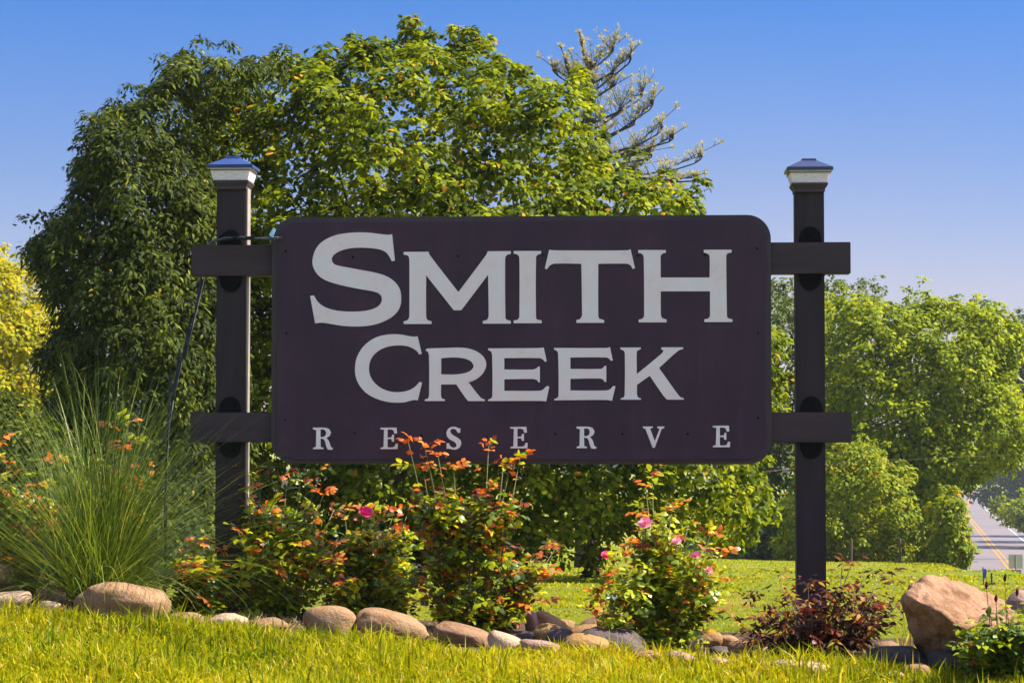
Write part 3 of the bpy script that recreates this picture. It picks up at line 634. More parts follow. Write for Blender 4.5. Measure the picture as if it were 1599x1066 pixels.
def tree(name, label, poly, Y, T, Rr, ncl, cr_, per, lsize, mat, tm=OVATE, trunk=None, tr=.16, group=None, cat='tree', limbs=9, **kw):
    pos, hd, nr, sz, rnd, c3 = crown_leaves(poly, Y, T, Rr, ncl, cr_, per, lsize, **kw)
    cx_ = trunk if trunk else sum(p[0] for p in poly)/len(poly)
    b0 = at(cx_, 880, Y); b0.z = ground(b0.x, Y)
    root = empty(name, b0, label, cat, group)
    cr_o = link('crown', leaf_mesh('crown', pos, hd, nr, sz, tm, rnd), M[mat], root); cr_o['kind'] = 'stuff'
    zt = c3[:, 2].max(); zl = c3[:, 2].min(); H = zt-b0.z
    mid = Vector((float(c3[:, 0].mean()), Y, b0.z+H*.78))
    tp = [b0-Vector((0, 0, .2)), b0.lerp(mid, .18)+Vector((tr*.3, 0, 0)), b0.lerp(mid, .45), b0.lerp(mid, .72)+Vector((-tr*.4, 0, 0)), mid]
    mb = MB(); mb.tube(cr(tp, 3), list(np.linspace(tr*1.25, tr*.25, 13)), 8)
    link('trunk', mb.mesh('trunk', smooth=True), M['bark'], root)
    mb = MB(); pick = RNG.choice(len(c3), min(limbs*2, len(c3)), replace=False)
    for q in pick:
        e_ = Vector(c3[q]); f_ = random.uniform(.25, .8); s_ = b0.lerp(mid, f_)
        if e_.z < s_.z-.2*H: s_ = b0.lerp(mid, .2)
        md = s_.lerp(e_, .5)+Vector((0, 0, -.06*H)); mb.tube(cr([s_, md, e_], 4), list(np.linspace(tr*.3, tr*.05, 9)), 5)
    lm = link('limbs', mb.mesh('limbs', smooth=True), M['bark'], root); lm['kind'] = 'stuff'
    return root

# ---------------------------------------------------------------- the big trees behind the sign
tree('maple_tree', 'big bright yellow green tree with rounded leaf clusters directly behind the board',
     [(300, 215), (325, 172), (380, 150), (440, 105), (490, 100), (520, 118), (560, 85), (600, 92), (640, 95), (700, 100), (760, 112), (800, 115), (850, 142), (905, 135), (928, 190),
      (940, 255), (985, 288), (1030, 300), (1083, 320), (1110, 400), (1180, 470), (1212, 540), (1215, 640), (1190, 730), (1190, 800), (1150, 862), (1060, 868), (1010, 850), (940, 862), (850, 880), (640, 890), (420, 890), (330, 800), (300, 600), (300, 400)],
     26, 3.0, 1.8, 2500, .20, 50, .082, 'maple', tm=OVATE, trunk=640, tr=.2, gap=-.95, front=.42, updome=1.3, ragged=1.0,
     sprigs=[(640, 34, 646, 100, 8), (655, 62, 660, 110, 4), (712, 46, 716, 110, 6), (735, 50, 728, 110, 5), (764, 64, 735, 92, 4), (582, 68, 580, 110, 3), (603, 72, 600, 110, 3), (557, 84, 570, 110, 2), (484, 100, 480, 120, 2),
             (692, 80, 695, 120, 3), (775, 102, 772, 130, 2), (812, 108, 806, 140, 2), (842, 132, 840, 150, 1), (905, 108, 906, 150, 3), (940, 205, 930, 240, 2), (985, 285, 985, 300, 1), (1008, 292, 1010, 305, 1), (1062, 300, 1062, 325, 2),
             (1215, 528, 1210, 600, 3), (1218, 612, 1212, 650, 2), (1192, 765, 1180, 790, 3), (925, 868, 922, 915, 5), (1185, 742, 1170, 800, 3)])
tree('hickory_tree', 'dark leafy tree with drooping pointed leaves left of the board',
     [(62, 388), (95, 372), (118, 345), (132, 300), (128, 285), (150, 240), (156, 198), (195, 186), (230, 182), (258, 158), (262, 122), (300, 104), (345, 112), (395, 112), (440, 118), (430, 142), (350, 168), (318, 200), (325, 262), (380, 330), (400, 480), (420, 880), (90, 890), (85, 760),
      (95, 640), (80, 560), (108, 520), (98, 470), (72, 430)],
     23.2, 2.2, 1.5, 2300, .18, 46, .072, 'hickory', tm=LANCE, trunk=240, tr=.17, droop=.5, gap=-.8, lumps=.25, front=.55,
     sprigs=[(68, 382, 95, 392, 3), (100, 362, 125, 370, 2), (128, 292, 140, 300, 2), (150, 200, 165, 215, 2), (268, 110, 275, 125, 2), (316, 100, 316, 115, 1), (385, 106, 385, 120, 1), (200, 182, 205, 195, 1)])
# ---------------------------------------------------------------- pine
def pine():
    Y = 44.0; b0 = at(915, 880, Y); b0.z = ground(b0.x, Y)
    root = empty('pine_tree', b0, 'pine with sweeping upturned branches rising behind the maple', 'tree')
    tp = [b0, at(922, 500, Y), at(920, 300, Y), at(917, 193, Y), at(916, 135, Y), at(923, 104, Y), at(905, 50, Y)]
    mb = MB(); mb.tube(cr(tp, 4), list(np.interp(np.linspace(0, 1, 25), [0, .5, .85, 1], [.26, .1, .035, .015])), 6); link('trunk', mb.mesh('trunk', smooth=True), M['bark'], root)
    BR = [([(924,104),(950,88),(977,57)], 34, 1), ([(916,135),(951,117),(980,101),(998,69)], 26, 1), ([(914,137),(895,128),(872,119),(844,90)], 20, 1), ([(899,131),(885,105),(875,73)], 12, 1), ([(912,150),(898,120),(890,82)], 12, 1),
          ([(920,190),(962,177),(998,156),(1015,128)], 40, 1), ([(935,206),(983,198),(1014,172),(1033,141)], 30, 1), ([(918,160),(950,140),(985,118)], 22, 1),
          ([(930,236),(988,230),(1025,211),(1056,168)], 22, 1), ([(930,240),(1005,238),(1044,222),(1068,200)], 18, 1), ([(938,276),(978,269),(1030,269),(1083,256),(1125,223)], 22, 1),
          ([(985,276),(1048,282),(1083,283),(1100,271)], 10, 1), ([(933,250),(1004,250),(1048,230)], 18, 1), ([(925,270),(985,262),(1040,250)], 20, 1), ([(990,310),(1030,306),(1062,290)], 10, 1), ([(1000,305),(1040,300),(1066,296)], 10, 1), ([(918,103),(910,80),(904,52)], 12, 1)]
    lv = ([], [], [], [], []); tw = MB()
    for pts, hgt, _ in BR:
        dy0 = random.uniform(-.9, .9)
        P3 = [at(x, y, Y+dy0*k/len(pts)) for k, (x, y) in enumerate(pts)]; cv = cr(P3, 10)
        bm_ = MB(); bm_.tube(cv, list(np.linspace(.035, .008, len(cv))), 5); link('branch', bm_.mesh('branch', smooth=True), M['bark'], root)
        tot = len(cv)
        for i in range(2, tot):
            for rep in range(3):
                c_ = cv[i].lerp(cv[i-1], random.random()); fr = i/tot
                tdir = (cv[min(i+1, tot-1)]-cv[i-1]).normalized()
                ln = hgt/75*random.uniform(.3, 1.35)*max(.4, math.sin(math.pi*min(fr*.85+.15, 1))**.5)
                d_ = (tdir*random.uniform(.2, .9)+Vector((0, random.uniform(-.8, .8), random.uniform(.45, 1.2)))).normalized()
                e_ = c_+d_*ln+Vector((0, 0, ln*.15)); tw.tube([c_, c_.lerp(e_, .5)-Vector((0, 0, .03*ln)), e_], [.008, .006, .004], 3)
                nt_ = max(1, int(ln/.16))
                for k in range(nt_):
                    q = c_.lerp(e_, 1-(k+random.random()*.3)/nt_*.7)
                    for m_ in range(14):
                        dd = (d_*.7+Vector((random.gauss(0, 1), random.gauss(0, 1), random.gauss(.25, .8)))*.6).normalized()
                        lv[0].append(q); lv[1].append(dd); lv[2].append((random.gauss(0, 1), random.gauss(0, 1), random.gauss(0, 1))); lv[3].append(random.uniform(.07, .12)); lv[4].append(min(1, random.random()*.7+(.3 if k == 0 else 0)))
        for q in (cv[-1], cv[-2], cv[-3], cv[-1]):
            for m_ in range(22):
                dd = ((cv[-1]-cv[-3]).normalized()*.6+Vector((random.gauss(0, 1), random.gauss(0, 1), random.gauss(.35, .8)))*.6).normalized()
                lv[0].append(q+dd*.01); lv[1].append(dd); lv[2].append((random.gauss(0, 1), random.gauss(0, 1), random.gauss(0, 1))); lv[3].append(random.uniform(.07, .12)); lv[4].append(random.random())
    link('twigs', tw.mesh('twigs'), M['bark'], root)['kind'] = 'stuff'
    NE = (np.array([(0, -.035, 0), (0, .035, 0), (.6, .04, 0), (1, 0, 0), (.6, -.04, 0)]), [np.array([[0, 1, 2, 4]]), np.array([[4, 2, 3]])])
    o_ = link('needles', leaf_mesh('needles', np.array(lv[0]), np.array(lv[1]), np.array(lv[2]), np.array(lv[3]), NE, np.array(lv[4])), M['pine'], root); o_['kind'] = 'stuff'
pine()
# ---------------------------------------------------------------- trees and shrubs beyond the lawn
G = 'trees beyond the lawn'
tree('broadleaf_tree', 'tall rounded yellow green tree right of the right post by the road',
     [(1285, 475), (1320, 462), (1360, 468), (1400, 478), (1445, 466), (1490, 480), (1545, 470), (1562, 500), (1585, 530), (1588, 560), (1565, 600), (1598, 640), (1600, 700), (1560, 738), (1505, 752), (1460, 800), (1400, 850), (1330, 850), (1285, 760), (1260, 640), (1262, 520)],
     62, 3.6, 2.2, 2200, .27, 26, .13, 'fartree', tr=.2, group=G, trunk=1452, gap=-.7, sprigs=[(1515, 470, 1515, 490, 1), (1545, 470, 1545, 485, 1), (1420, 465, 1420, 480, 1)])
tree('broadleaf_tree', 'green tree seen in the gap between the board and the right post',
     [(1120, 450), (1180, 440), (1214, 432), (1228, 455), (1262, 500), (1320, 520), (1330, 700), (1280, 860), (1120, 870)], 68, 3, 2, 900, .3, 24, .14, 'fardull', group=G, trunk=1190,
     sprigs=[(1214, 430, 1214, 470, 2)])
tree('locust_tree', 'pale feathery tree top peeking above the tall yellow green tree',
     [(1270, 450), (1300, 432), (1335, 442), (1362, 450), (1375, 475), (1340, 520), (1270, 520)], 78, 1.5, 1, 70, .3, 22, .14, 'fardull', group=G, trunk=1320, gap=-.4, tr=.12)
tree('sapling', 'rust tinted sapling just right of the right post base',
     [(1205, 800), (1235, 740), (1290, 700), (1310, 688), (1345, 690), (1390, 720), (1415, 740), (1418, 770), (1440, 850), (1440, 885), (1200, 885)], 56, 1.6, 1.1, 600, .22, 26, .11, 'sapling', group=G, cat='shrub', trunk=1330, tr=.07,
     sprigs=[(1315, 684, 1315, 710, 3), (1345, 690, 1345, 720, 3), (1300, 700, 1300, 740, 3)])
tree('sapling', 'bright yellow sapling at the left verge of the road',
     [(1440, 885), (1445, 830), (1460, 780), (1486, 766), (1498, 790), (1502, 820), (1520, 850), (1506, 880), (1490, 905)], 54, 1.0, .7, 170, .2, 26, .12, 'sapling', group=G, cat='shrub', trunk=1490, tr=.05)
tree('scrub_thicket', 'low dull green thicket along the far edge of the lawn',
     [(1110, 886), (1115, 840), (1150, 815), (1200, 800), (1240, 815), (1300, 830), (1380, 840), (1440, 835), (1480, 850), (1485, 886)], 58, 1.4, .6, 420, .28, 24, .13, 'fardull', group=G, cat='thicket', trunk=1250, tr=.06)
tree('broadleaf_tree', 'bluish hazy tree far behind at the right edge',
     [(1530, 520), (1555, 492), (1590, 505), (1640, 500), (1660, 700), (1530, 720)], 170, 8, 5, 420, .8, 22, .4, 'hazy', group=G, trunk=1680)
tree('broadleaf_tree', 'dark tree over the road at the far right',
     [(1524, 745), (1545, 715), (1600, 690), (1680, 690), (1680, 800), (1560, 795), (1528, 792)], 330, 10, 6, 420, 1.1, 20, .6, 'hazy', group=G, trunk=1640)
for Ys, xs_ in ((214, 1722), (201, 1742)):
    tree('verge_tree', ('tall tree on the right verge, farther of the two shading the road' if Ys > 210 else 'tall tree on the right verge, nearer of the two shading the road'), [(xs_-45, 640), (xs_-30, 600), (xs_+10, 585), (xs_+45, 610), (xs_+50, 670), (xs_+20, 700), (xs_-35, 695)], Ys, 1.8, 2, 130, .8, 22, .4, 'hazy', group='trees shading the far road', trunk=xs_, ragged=0)
tree('bush', 'bright green bush on the right verge of the far road',
     [(1552, 805), (1560, 790), (1580, 780), (1640, 770), (1660, 835), (1592, 832)], 190, 3, 2, 200, .55, 22, .3, 'fartree', group=G, cat='bush', trunk=1650)
tree('broadleaf_tree', 'bright yellow autumn tree at the left edge',
     [(-60, 420), (0, 418), (25, 412), (50, 428), (62, 450), (85, 480), (102, 520), (95, 580), (110, 640), (90, 700), (-60, 720)], 50, 2.6, 1.6, 900, .24, 26, .12, 'yellowtree', group=G, trunk=10, gap=-.55,
     sprigs=[(22, 412, 22, 430, 2), (52, 420, 52, 440, 2)])
tree('scrub_thicket', 'olive brown thicket behind the fountain grass at the left edge',
     [(-60, 640), (60, 640), (120, 700), (200, 760), (330, 800), (330, 905), (-60, 905)], 20, 1.0, .8, 520, .17, 26, .07, 'hickory', group=G, cat='thicket', trunk=60, tr=.05)
# far woods closing the horizon: one mass
n = 26000
xx = RNG.uniform(-700, 700, n); prof = 10+5*np.sin(xx*.03)+3*np.sin(xx*.11+1)+2*np.sin(xx*.31)
zz = RNG.random(n)**.8*prof; yy = 620+RNG.uniform(-25, 25, n)+40*np.sin(xx*.01)
pos = np.stack([xx, yy, -19+zz*1.5], 1)
setp(link('far_woods', leaf_mesh('woods', pos, RNG.normal(size=(n, 3)), RNG.normal(size=(n, 3))+np.array([0, -1, 1.]), RNG.uniform(1.5, 3, n), OVATE, RNG.random(n)), M['hazy']), kind='stuff')

# ---------------------------------------------------------------- lawn grass
def blades(name, n, xr, yr, hgt, wid, cond, mat, bias=0, lean=.45, seg=2):
    x = RNG.uniform(*xr, n); y = RNG.uniform(*yr, n)
    k = cond(x, y); x, y = x[k], y[k]; n = len(x)
    z = np.array([ground(a_, b_) for a_, b_ in zip(x, y)])
    h = hgt*RNG.uniform(.45, 1.25, n)*(1+.35*np.sin(x*5+y*3)*np.sin(y*4-x*2))
    az = RNG.uniform(0, 2*math.pi, n); ln = np.abs(RNG.normal(0, lean, n))
    d = np.stack([np.cos(az), np.sin(az), np.zeros(n)], 1); fz = RNG.uniform(0, 2*math.pi, n)
    s = np.stack([np.cos(fz), np.sin(fz), np.zeros(n)], 1)*(wid*RNG.uniform(.6, 1.4, n))[:, None]
    b0 = np.stack([x, y, z-.01], 1); up = np.array([0, 0, 1.0])
    p1 = b0+up*(h*.55)[:, None]+d*(h*ln*.3)[:, None]; p2 = b0+up*(h*(1-.25*ln))[:, None]+d*(h*ln)[:, None]
    V = np.stack([b0-s, b0+s, p1+s*.8, p1-s*.8, p2], 1).reshape(-1, 3)
    o = (np.arange(n)*5)[:, None]
    patch = .5+.5*np.sin(x*1.9+1)*np.sin(y*2.3)+.2*np.sin(x*7)*np.sin(y*6)
    rn = np.clip(.70*RNG.random(n)+.34*patch-.06+bias, 0, 1); dry = RNG.random(n) < .1; rn[dry] = RNG.uniform(.9, 1, dry.sum())
    return link(name, np_mesh(name, V, [o+np.array([[0, 1, 2, 3]]), o+np.array([[3, 2, 4]])], np.repeat(rn, 5)), M[mat])
ybv = lambda x: 9.0-.08*np.clip(x, -6, 6)
vis = lambda x, y: np.abs(x) < y*.255+.25
o_ = blades('lawn_grass', 140000, (-3.2, 3.2), (7.3, 9.5), .08, .004, lambda x, y: (y < ybv(x)+.10+.05*np.sin(x*9)) & vis(x, y), 'grass', lean=.9)
setp(o_, kind='stuff')
o_ = blades('tall_lawn_tufts', 5000, (-3.2, 3.2), (7.6, 9.2), .13, .0045, lambda x, y: (y < ybv(x)-.03) & vis(x, y) & (np.sin(x*11)*np.sin(x*3.3+y*7) > .2), 'grass', bias=-.22, lean=.3)
setp(o_, kind='stuff')
o_ = blades('border_grass', 15000, (-3.2, 3.2), (8.5, 9.6), .115, .004, lambda x, y: (y < ybv(x)+.10) & (y > ybv(x)-.12) & vis(x, y) & (np.sin(x*6)+np.sin(x*17+2) > -.9), 'grass', lean=.8)
setp(o_, kind='stuff')
o_ = blades('back_lawn_grass', 110000, (-4.5, 5.5), (10.4, 19), .024, .004, lambda x, y: vis(x, y) & (x > -1) , 'grass', bias=.02)
setp(o_, kind='stuff')
o_ = blades('far_lawn_grass', 60000, (-4, 14), (19, 58), .03, .016, lambda x, y: vis(x, y) & (((x-6.8)*32-(y-28)*5)/32.4 < .3), 'grass', bias=.02)
setp(o_, kind='stuff')
o_ = blades('straw_litter', 20000, (-3.6, 3.2), (8.6, 10.2), .05, .003, lambda x, y: (y > ybv(x)-.12) & vis(x, y), 'straw', lean=1.6)
setp(o_, kind='stuff')

# ---------------------------------------------------------------- fountain grass
def blade_curve(L_, az, tilt, droop, w, seg=9):
    d = np.array([math.cos(az), math.sin(az), 0]); up = np.array([0, 0, 1.0]); s = np.array([-math.sin(az), math.cos(az), 0])*w
    p = np.zeros(3); a_ = tilt; P = [p.copy()]
    for k in range(seg):
        p = p+(d*math.sin(a_)+up*math.cos(a_))*L_/seg; a_ += droop/seg*(k/seg*2); P.append(p.copy())
    V = []
    for k, q in enumerate(P[:-1]):
        f = (1-.85*k/seg); V += [q-s*f, q+s*f]
    V.append(P[-1]); V = np.array(V); m_ = len(P)-1
    Fq = np.array([[2*k, 2*k+1, 2*k+3, 2*k+2] for k in range(m_-1)]); Ft = np.array([[2*m_-2, 2*m_-1, 2*m_]])
    return V, Fq, Ft
def fountain(px, py, Y, label, nparts, nstuff, hmax, azr=(0, 2*math.pi), spread=1.0):
    b0 = at(px, py, Y); b0.z = ground(b0.x, Y)
    root = empty('fountain_grass', b0, label, 'ornamental grass', 'clumps of fountain grass')
    protos = []
    for k in range(24):
        V, Fq, Ft = blade_curve(1, random.uniform(-.3, .3), random.uniform(.02, .2), random.uniform(.15, 1.3), .0028)
        me = np_mesh('blade', V, [Fq, Ft], np.full(len(V), random.random())); me.materials.append(M['fountain']); protos.append(me)
    for k in range(nparts):
        o = bpy.data.objects.new('blade', protos[k % 24]); COL.objects.link(o); o.parent = root
        l_ = hmax*random.uniform(.62, 1.02); o.scale = (l_, l_, l_)
        t_ = random.uniform(0, 1.5)**1.0*spread
        az = random.choice((0, 0, math.pi))+random.gauss(0, .95)
        o.rotation_euler = Matrix.Rotation(az, 3, 'Z').to_euler(); o.rotation_euler = (Matrix.Rotation(az, 3, 'Z') @ Matrix.Rotation(min(t_, 1.45), 3, 'Y')).to_euler()
        o.location = (random.gauss(0, .05), random.gauss(0, .05), 0)
    Vs = []; Fq_ = []; Ft_ = []; rn = []; o_ = 0
    for k in range(nstuff):
        t_ = random.uniform(0, 1.45)**1.1*spread
        V, Fq, Ft = blade_curve(hmax*random.uniform(.35, .95), random.choice((0, 0, math.pi))+random.gauss(0, .85), min(t_, 1.2), random.uniform(.2, 1.7), .0021)
        V = V+np.array([random.gauss(0, .07), random.gauss(0, .06), 0])+np.array(b0)
        Vs.append(V); Fq_.append(Fq+o_); Ft_.append(Ft+o_); rn += [random.random()]*len(V); o_ += len(V)
    o = link('blades', np_mesh('blades', np.concatenate(Vs), [np.concatenate(Fq_), np.concatenate(Ft_)], np.array(rn)), M['fountain'], root); o['kind'] = 'stuff'
fountain(150, 925, 9.95, 'tall fountain grass clump spraying thin green blades beside the left post', 295, 2500, 1.38)
fountain(-70, 925, 10.2, 'fountain grass clump mostly cut off by the left edge', 120, 420, 1.15)

# ---------------------------------------------------------------- rose bushes and shrubs
def compound(seed, nleaf=5, ls=.034, mat=None, tm=OVATE):
    rg = np.random.default_rng(seed); L_ = ls*2.3
    pos, d, nr, sz = [], [], [], []
    for k in range(nleaf):
        if k == 0: base = (L_*.75, 0, -.006); dd = (1, rg.normal(0, .15), -.35)
        else:
            pr = (k-1)//2; sg = -1 if k % 2 else 1; base = (L_*(.62-.34*pr), 0, 0); dd = (.55, sg*1.0, -.2+rg.normal(0, .15))
        pos.append(base); d.append(dd); nr.append((rg.normal(0, .25), rg.normal(0, .25), 1)); sz.append(ls*rg.uniform(.8, 1.15))
    me = leaf_mesh('leaf', np.array(pos, float), np.array(d, float), np.array(nr, float), np.array(sz), tm, rg.uniform(.1, .9, nleaf))
    bm = bmesh.new(); bm.from_mesh(me)
    v = [bm.verts.new(c) for c in ((0, -.0012, 0), (0, .0012, 0), (L_*.8, .0008, -.004), (L_*.8, -.0008, -.004))]; bm.faces.new(v); bm.to_mesh(me); bm.free()
    me.materials.append(M[mat]); return me
PROTO = {}
for key, mt, ls, tm in (('g', 'rosegreen', .036, OVATE), ('y', 'roseyellow', .038, OVATE), ('o', 'roseorange', .036, OVATE), ('r', 'rosered', .034, OVATE), ('d', 'drybrown', .042, LANCE), ('s', 'shrubgreen', .036, OVATE)):
    PROTO[key] = [compound(i*7+ord(key), 5 if i % 3 else 3, ls*random.uniform(.85, 1.1), mt, tm) for i in range(7)]
def rot_to(d, up_):
    x = d.normalized(); y = up_.cross(x)
    if y.length < 1e-4: y = Vector((0, 1, 0))
    y.normalize(); z = x.cross(y); return Matrix((x, y, z)).transposed()
def petals(seed, r_, mat):
    rg = random.Random(seed); pos, d, nr, sz = [], [], [], []
    for ring, (n_, el, rs) in enumerate(((7, .15, 1), (6, .6, .8), (5, 1.05, .6))):
        for k in range(n_):
            w = 2*math.pi*(k+.5*ring)/n_+rg.uniform(-.2, .2)
            dd = Vector((math.cos(w)*math.cos(el), math.sin(w)*math.cos(el), math.sin(el))); pos.append(dd*r_*.1); d.append(dd)
            nr.append(Vector((-math.cos(w)*math.sin(el), -math.sin(w)*math.sin(el), math.cos(el)))); sz.append(r_*rs)
    T = (np.array([(0, 0, 0), (.4, -.38, .06), (.85, -.36, .16), (1.0, 0, .2), (.85, .36, .16), (.4, .38, .06)]), [np.array([[0, 1, 5]]), np.array([[1, 2, 4, 5]]), np.array([[2, 3, 4]])])
    me = leaf_mesh('flower', np.array(pos), np.array(d), np.array(nr), np.array(sz), T, np.array([rg.random() for _ in pos])); me.materials.append(M[mat]); return me
def bush(name, label, cat, base, Y, canes, mix, tipmix, nobj, nstuff, flowers=(), group=None, side=.15, low=.12, canemat='cane', flat=.5, step=.022, yspread=.28):
    """canes: list of (x,y) px tips; leaves grow along cane and its side shoots"""
    b0 = at(base[0], base[1], Y); b0.z = ground(b0.x, Y)
    root = empty(name, b0, label, cat, group)
    spots = []   # (pos, dir, tipness)
    cm = None
    for ci, (tx, ty) in enumerate(canes):
        dy = random.uniform(-yspread, yspread); tip = at(tx, ty, Y+dy)
        s_ = b0+Vector((random.uniform(-.05, .05)+(tip.x-b0.x)*.25, random.uniform(-.05, .05), 0)); md = s_.lerp(tip, .5)+Vector(((tip.x-s_.x)*-.12+random.uniform(-.03, .03), random.uniform(-.03, .03), .02))
        cv = cr([s_, md, tip], 8); mb = MB(); mb.tube(cv, list(np.linspace(.0055, .0018, len(cv))), 5)
        link('cane', mb.mesh('cane', smooth=True), M[canemat], root)
        ln = (tip-s_).length; nn = max(4, int(ln/step)); sh = MB()
        for k in range(nn):
            f = k/nn
            if f < low: continue
            q = cv[int(f*(len(cv)-1))].lerp(cv[min(int(f*(len(cv)-1))+1, len(cv)-1)], (f*(len(cv)-1)) % 1)
            w = k*2.4+random.uniform(-.4, .4); d_ = Vector((math.cos(w), math.sin(w), random.uniform(0, .5)))
            spots.append((q, d_, f, q.z))
            if side > 0 and f < .93:
                sl_ = side*random.uniform(.3, 1)*(1-.75*f**3); e_ = q+d_.normalized()*sl_+Vector((0, 0, sl_*.45))
                if k % 2 == 0: sh.tube([q, q.lerp(e_, .5)-Vector((0, 0, .006)), e_], [.0016, .0013, .001], 3)
                for jj_ in range(3):
                    g_ = (jj_+1)/3; w2 = w+random.uniform(-1.6, 1.6); spots.append((q.lerp(e_, g_), Vector((math.cos(w2), math.sin(w2), random.uniform(-.1, .5))), f+.25*g_*.5, q.z))
        if sh.V: link('shoots', sh.mesh('shoots'), M[canemat], root)['kind'] = 'stuff'
        for jj_ in range(13):
            w = jj_*2.4; q = tip.lerp(cv[-2], max(0, jj_-3)/10*1.6) if True else tip
            spots.append((q, Vector((math.cos(w), math.sin(w), .6-.05*jj_)), 1.2-.025*jj_, tip.z))
    # nearest first as single leaves
    random.shuffle(spots)
    tips = [s for s in spots if s[2] > .98]; rest = [s for s in spots if s[2] <= .98]
    high = [s for s in rest if s[2] > .74]; rest = [s for s in rest if s[2] <= .74]; tips2 = tips[int(nobj*.5):]; tips = tips[:int(nobj*.5)]
    allsp = tips+high[:int(nobj*.35)]+sorted(rest, key=lambda s: s[0].y+random.uniform(-.15, .15))
    allsp = allsp[:nobj]+tips2+high[int(nobj*.35):]+allsp[nobj:]
    def pickkey(tf): 
        mm_ = tipmix if random.random() < max(0, (tf-.93)*5) else mix
        return random.choices([m_[0] for m_ in mm_], [m_[1] for m_ in mm_])[0]
    for (q, d_, tf, _z) in allsp[:nobj]:
        me = random.choice(PROTO[pickkey(tf)]); o = bpy.data.objects.new('leaf', me); COL.objects.link(o); o.parent = root
        upv = Vector((random.gauss(0, .4), random.gauss(-.25, .4), 1)); d2 = d_.normalized()+Vector((0, 0, random.uniform(-.5, .2)))
        s2 = random.uniform(.75, 1.25)*(.9 if tf > 1 else 1)
        o.matrix_basis = Matrix.LocRotScale(q-b0, rot_to(d2, upv).to_quaternion(), Vector((s2, s2, s2)))
    byk = {}
    for (q, d_, tf, _z) in (allsp[nobj:]*3)[:int(nstuff*2.1)]:
        k_ = pickkey(tf)
        for _ in range(3 if tf > .74 else 4):
            byk.setdefault(k_, []).append((q+Vector((random.gauss(0, .02), random.gauss(0, .02), random.gauss(0, .018))), d_+Vector((random.gauss(0, .6), random.gauss(0, .6), random.gauss(-.2, .4)))))
    for k_, lst in byk.items():
        n_ = len(lst); me = leaf_mesh('leaves', np.array([a_[0] for a_ in lst]), np.array([a_[1] for a_ in lst]), RNG.normal(size=(n_, 3))*.5+np.array([0, -.2, 1]), RNG.uniform(.024, .042, n_), OVATE if k_ != 'd' else LANCE, RNG.random(n_))
        link('leaves', me, PROTO[k_][0].materials[0], root)['kind'] = 'stuff'
    for fi, (fx, fy, fr, fm) in enumerate(flowers):
        p = at(fx, fy, Y-.12); o = bpy.data.objects.new('flower', petals(fi+3, fr, fm)); COL.objects.link(o); o.parent = root; o.location = p-b0
        o.rotation_euler = (random.uniform(.5, 1.0), random.uniform(-.4, .4), 0)
        mb = MB(); s_ = Vector((p.x+(b0.x-p.x)*.1, Y, p.z-.12)); mb.tube([s_-b0, s_.lerp(p, .6)+Vector((0, .02, 0))-b0, p-b0], .0016, 4)
        st = link('flower_stem', mb.mesh('stem'), M['cane'], root, world=False)
    return root
RG = 'rose bushes along the bed'
MIXG = [('g', 5.5), ('y', 4.2), ('o', .35), ('r', .3)]; TIPO = [('o', 4), ('r', .6), ('y', 2.4), ('g', 1.4)]
bush('rose_bush', 'leggy rose bush with orange tipped shoots right of the left post', 'rose bush', (425, 975), 10.15,
     [(405, 742), (505, 772), (522, 795), (368, 728), (385, 760), (372, 830), (395, 790), (448, 750), (470, 742), (490, 760), (440, 800), (478, 800), (410, 850), (385, 900), (500, 830), (460, 850), (430, 880), (510, 880), (395, 935)], MIXG, TIPO, 280, 620, group=RG)
bush('rose_bush', 'wide low rose bush crowned by one hot pink bloom', 'rose bush', (565, 975), 10.1,
     [(538, 800), (566, 795), (590, 812), (520, 850), (615, 800), (640, 790), (625, 830), (560, 850), (500, 880), (530, 910), (585, 880), (640, 860), (665, 890), (650, 945), (610, 920), (550, 930), (655, 900), (600, 850)], MIXG, TIPO, 290, 700,
     flowers=[(571, 801, .035, 'pink')], group=RG)
bush('rose_bush', 'tallest rose bush with orange leaved shoots reaching over the board edge', 'rose bush', (735, 985), 9.85,
     [(638, 692), (662, 694), (684, 712), (708, 728), (660, 726), (700, 770), (763, 697), (812, 714), (786, 728), (798, 722), (750, 770), (740, 800), (680, 780), (700, 830), (760, 830), (800, 860), (850, 850), (868, 855), (830, 880), (850, 900), (780, 900), (690, 880), (672, 850), (660, 920), (690, 945), (720, 900), (820, 930), (845, 940)], MIXG+[('r', .8)], [('o', 7), ('r', .6), ('y', 1.6), ('g', .8)], 300, 900, group=RG, side=.14, yspread=.12)
bush('rose_bush', 'rose bush with several pale pink blooms standing apart in front of the lawn', 'rose bush', (1030, 1012), 9.45,
     [(1018, 742), (1008, 760), (1000, 800), (960, 865), (985, 850), (1040, 800), (1075, 820), (1050, 790), (1110, 830), (1125, 865), (1085, 860), (1130, 900), (1050, 860), (930, 920), (950, 900), (925, 950), (1100, 900), (1115, 940), (1000, 880), (1060, 900), (970, 930), (1080, 940), (1020, 920)], [('g', 8), ('y', 1.6), ('o', .4)], TIPO, 300, 850,
     flowers=[(1008, 818, .032, 'palepink'), (948, 868, .027, 'pink'), (1057, 845, .02, 'palepink'), (1087, 868, .026, 'palepink'), (1106, 890, .018, 'palepink')], group=RG, side=.12, low=.15)
bush('rose_bush', 'low rose with an orange top half buried in fountain grass near the left post', 'rose bush', (318, 960), 10.0,
     [(305, 850), (325, 846), (340, 860), (290, 880), (320, 890), (345, 900), (270, 910), (300, 920)], MIXG+[('o', 1)], TIPO, 130, 260, group=RG)
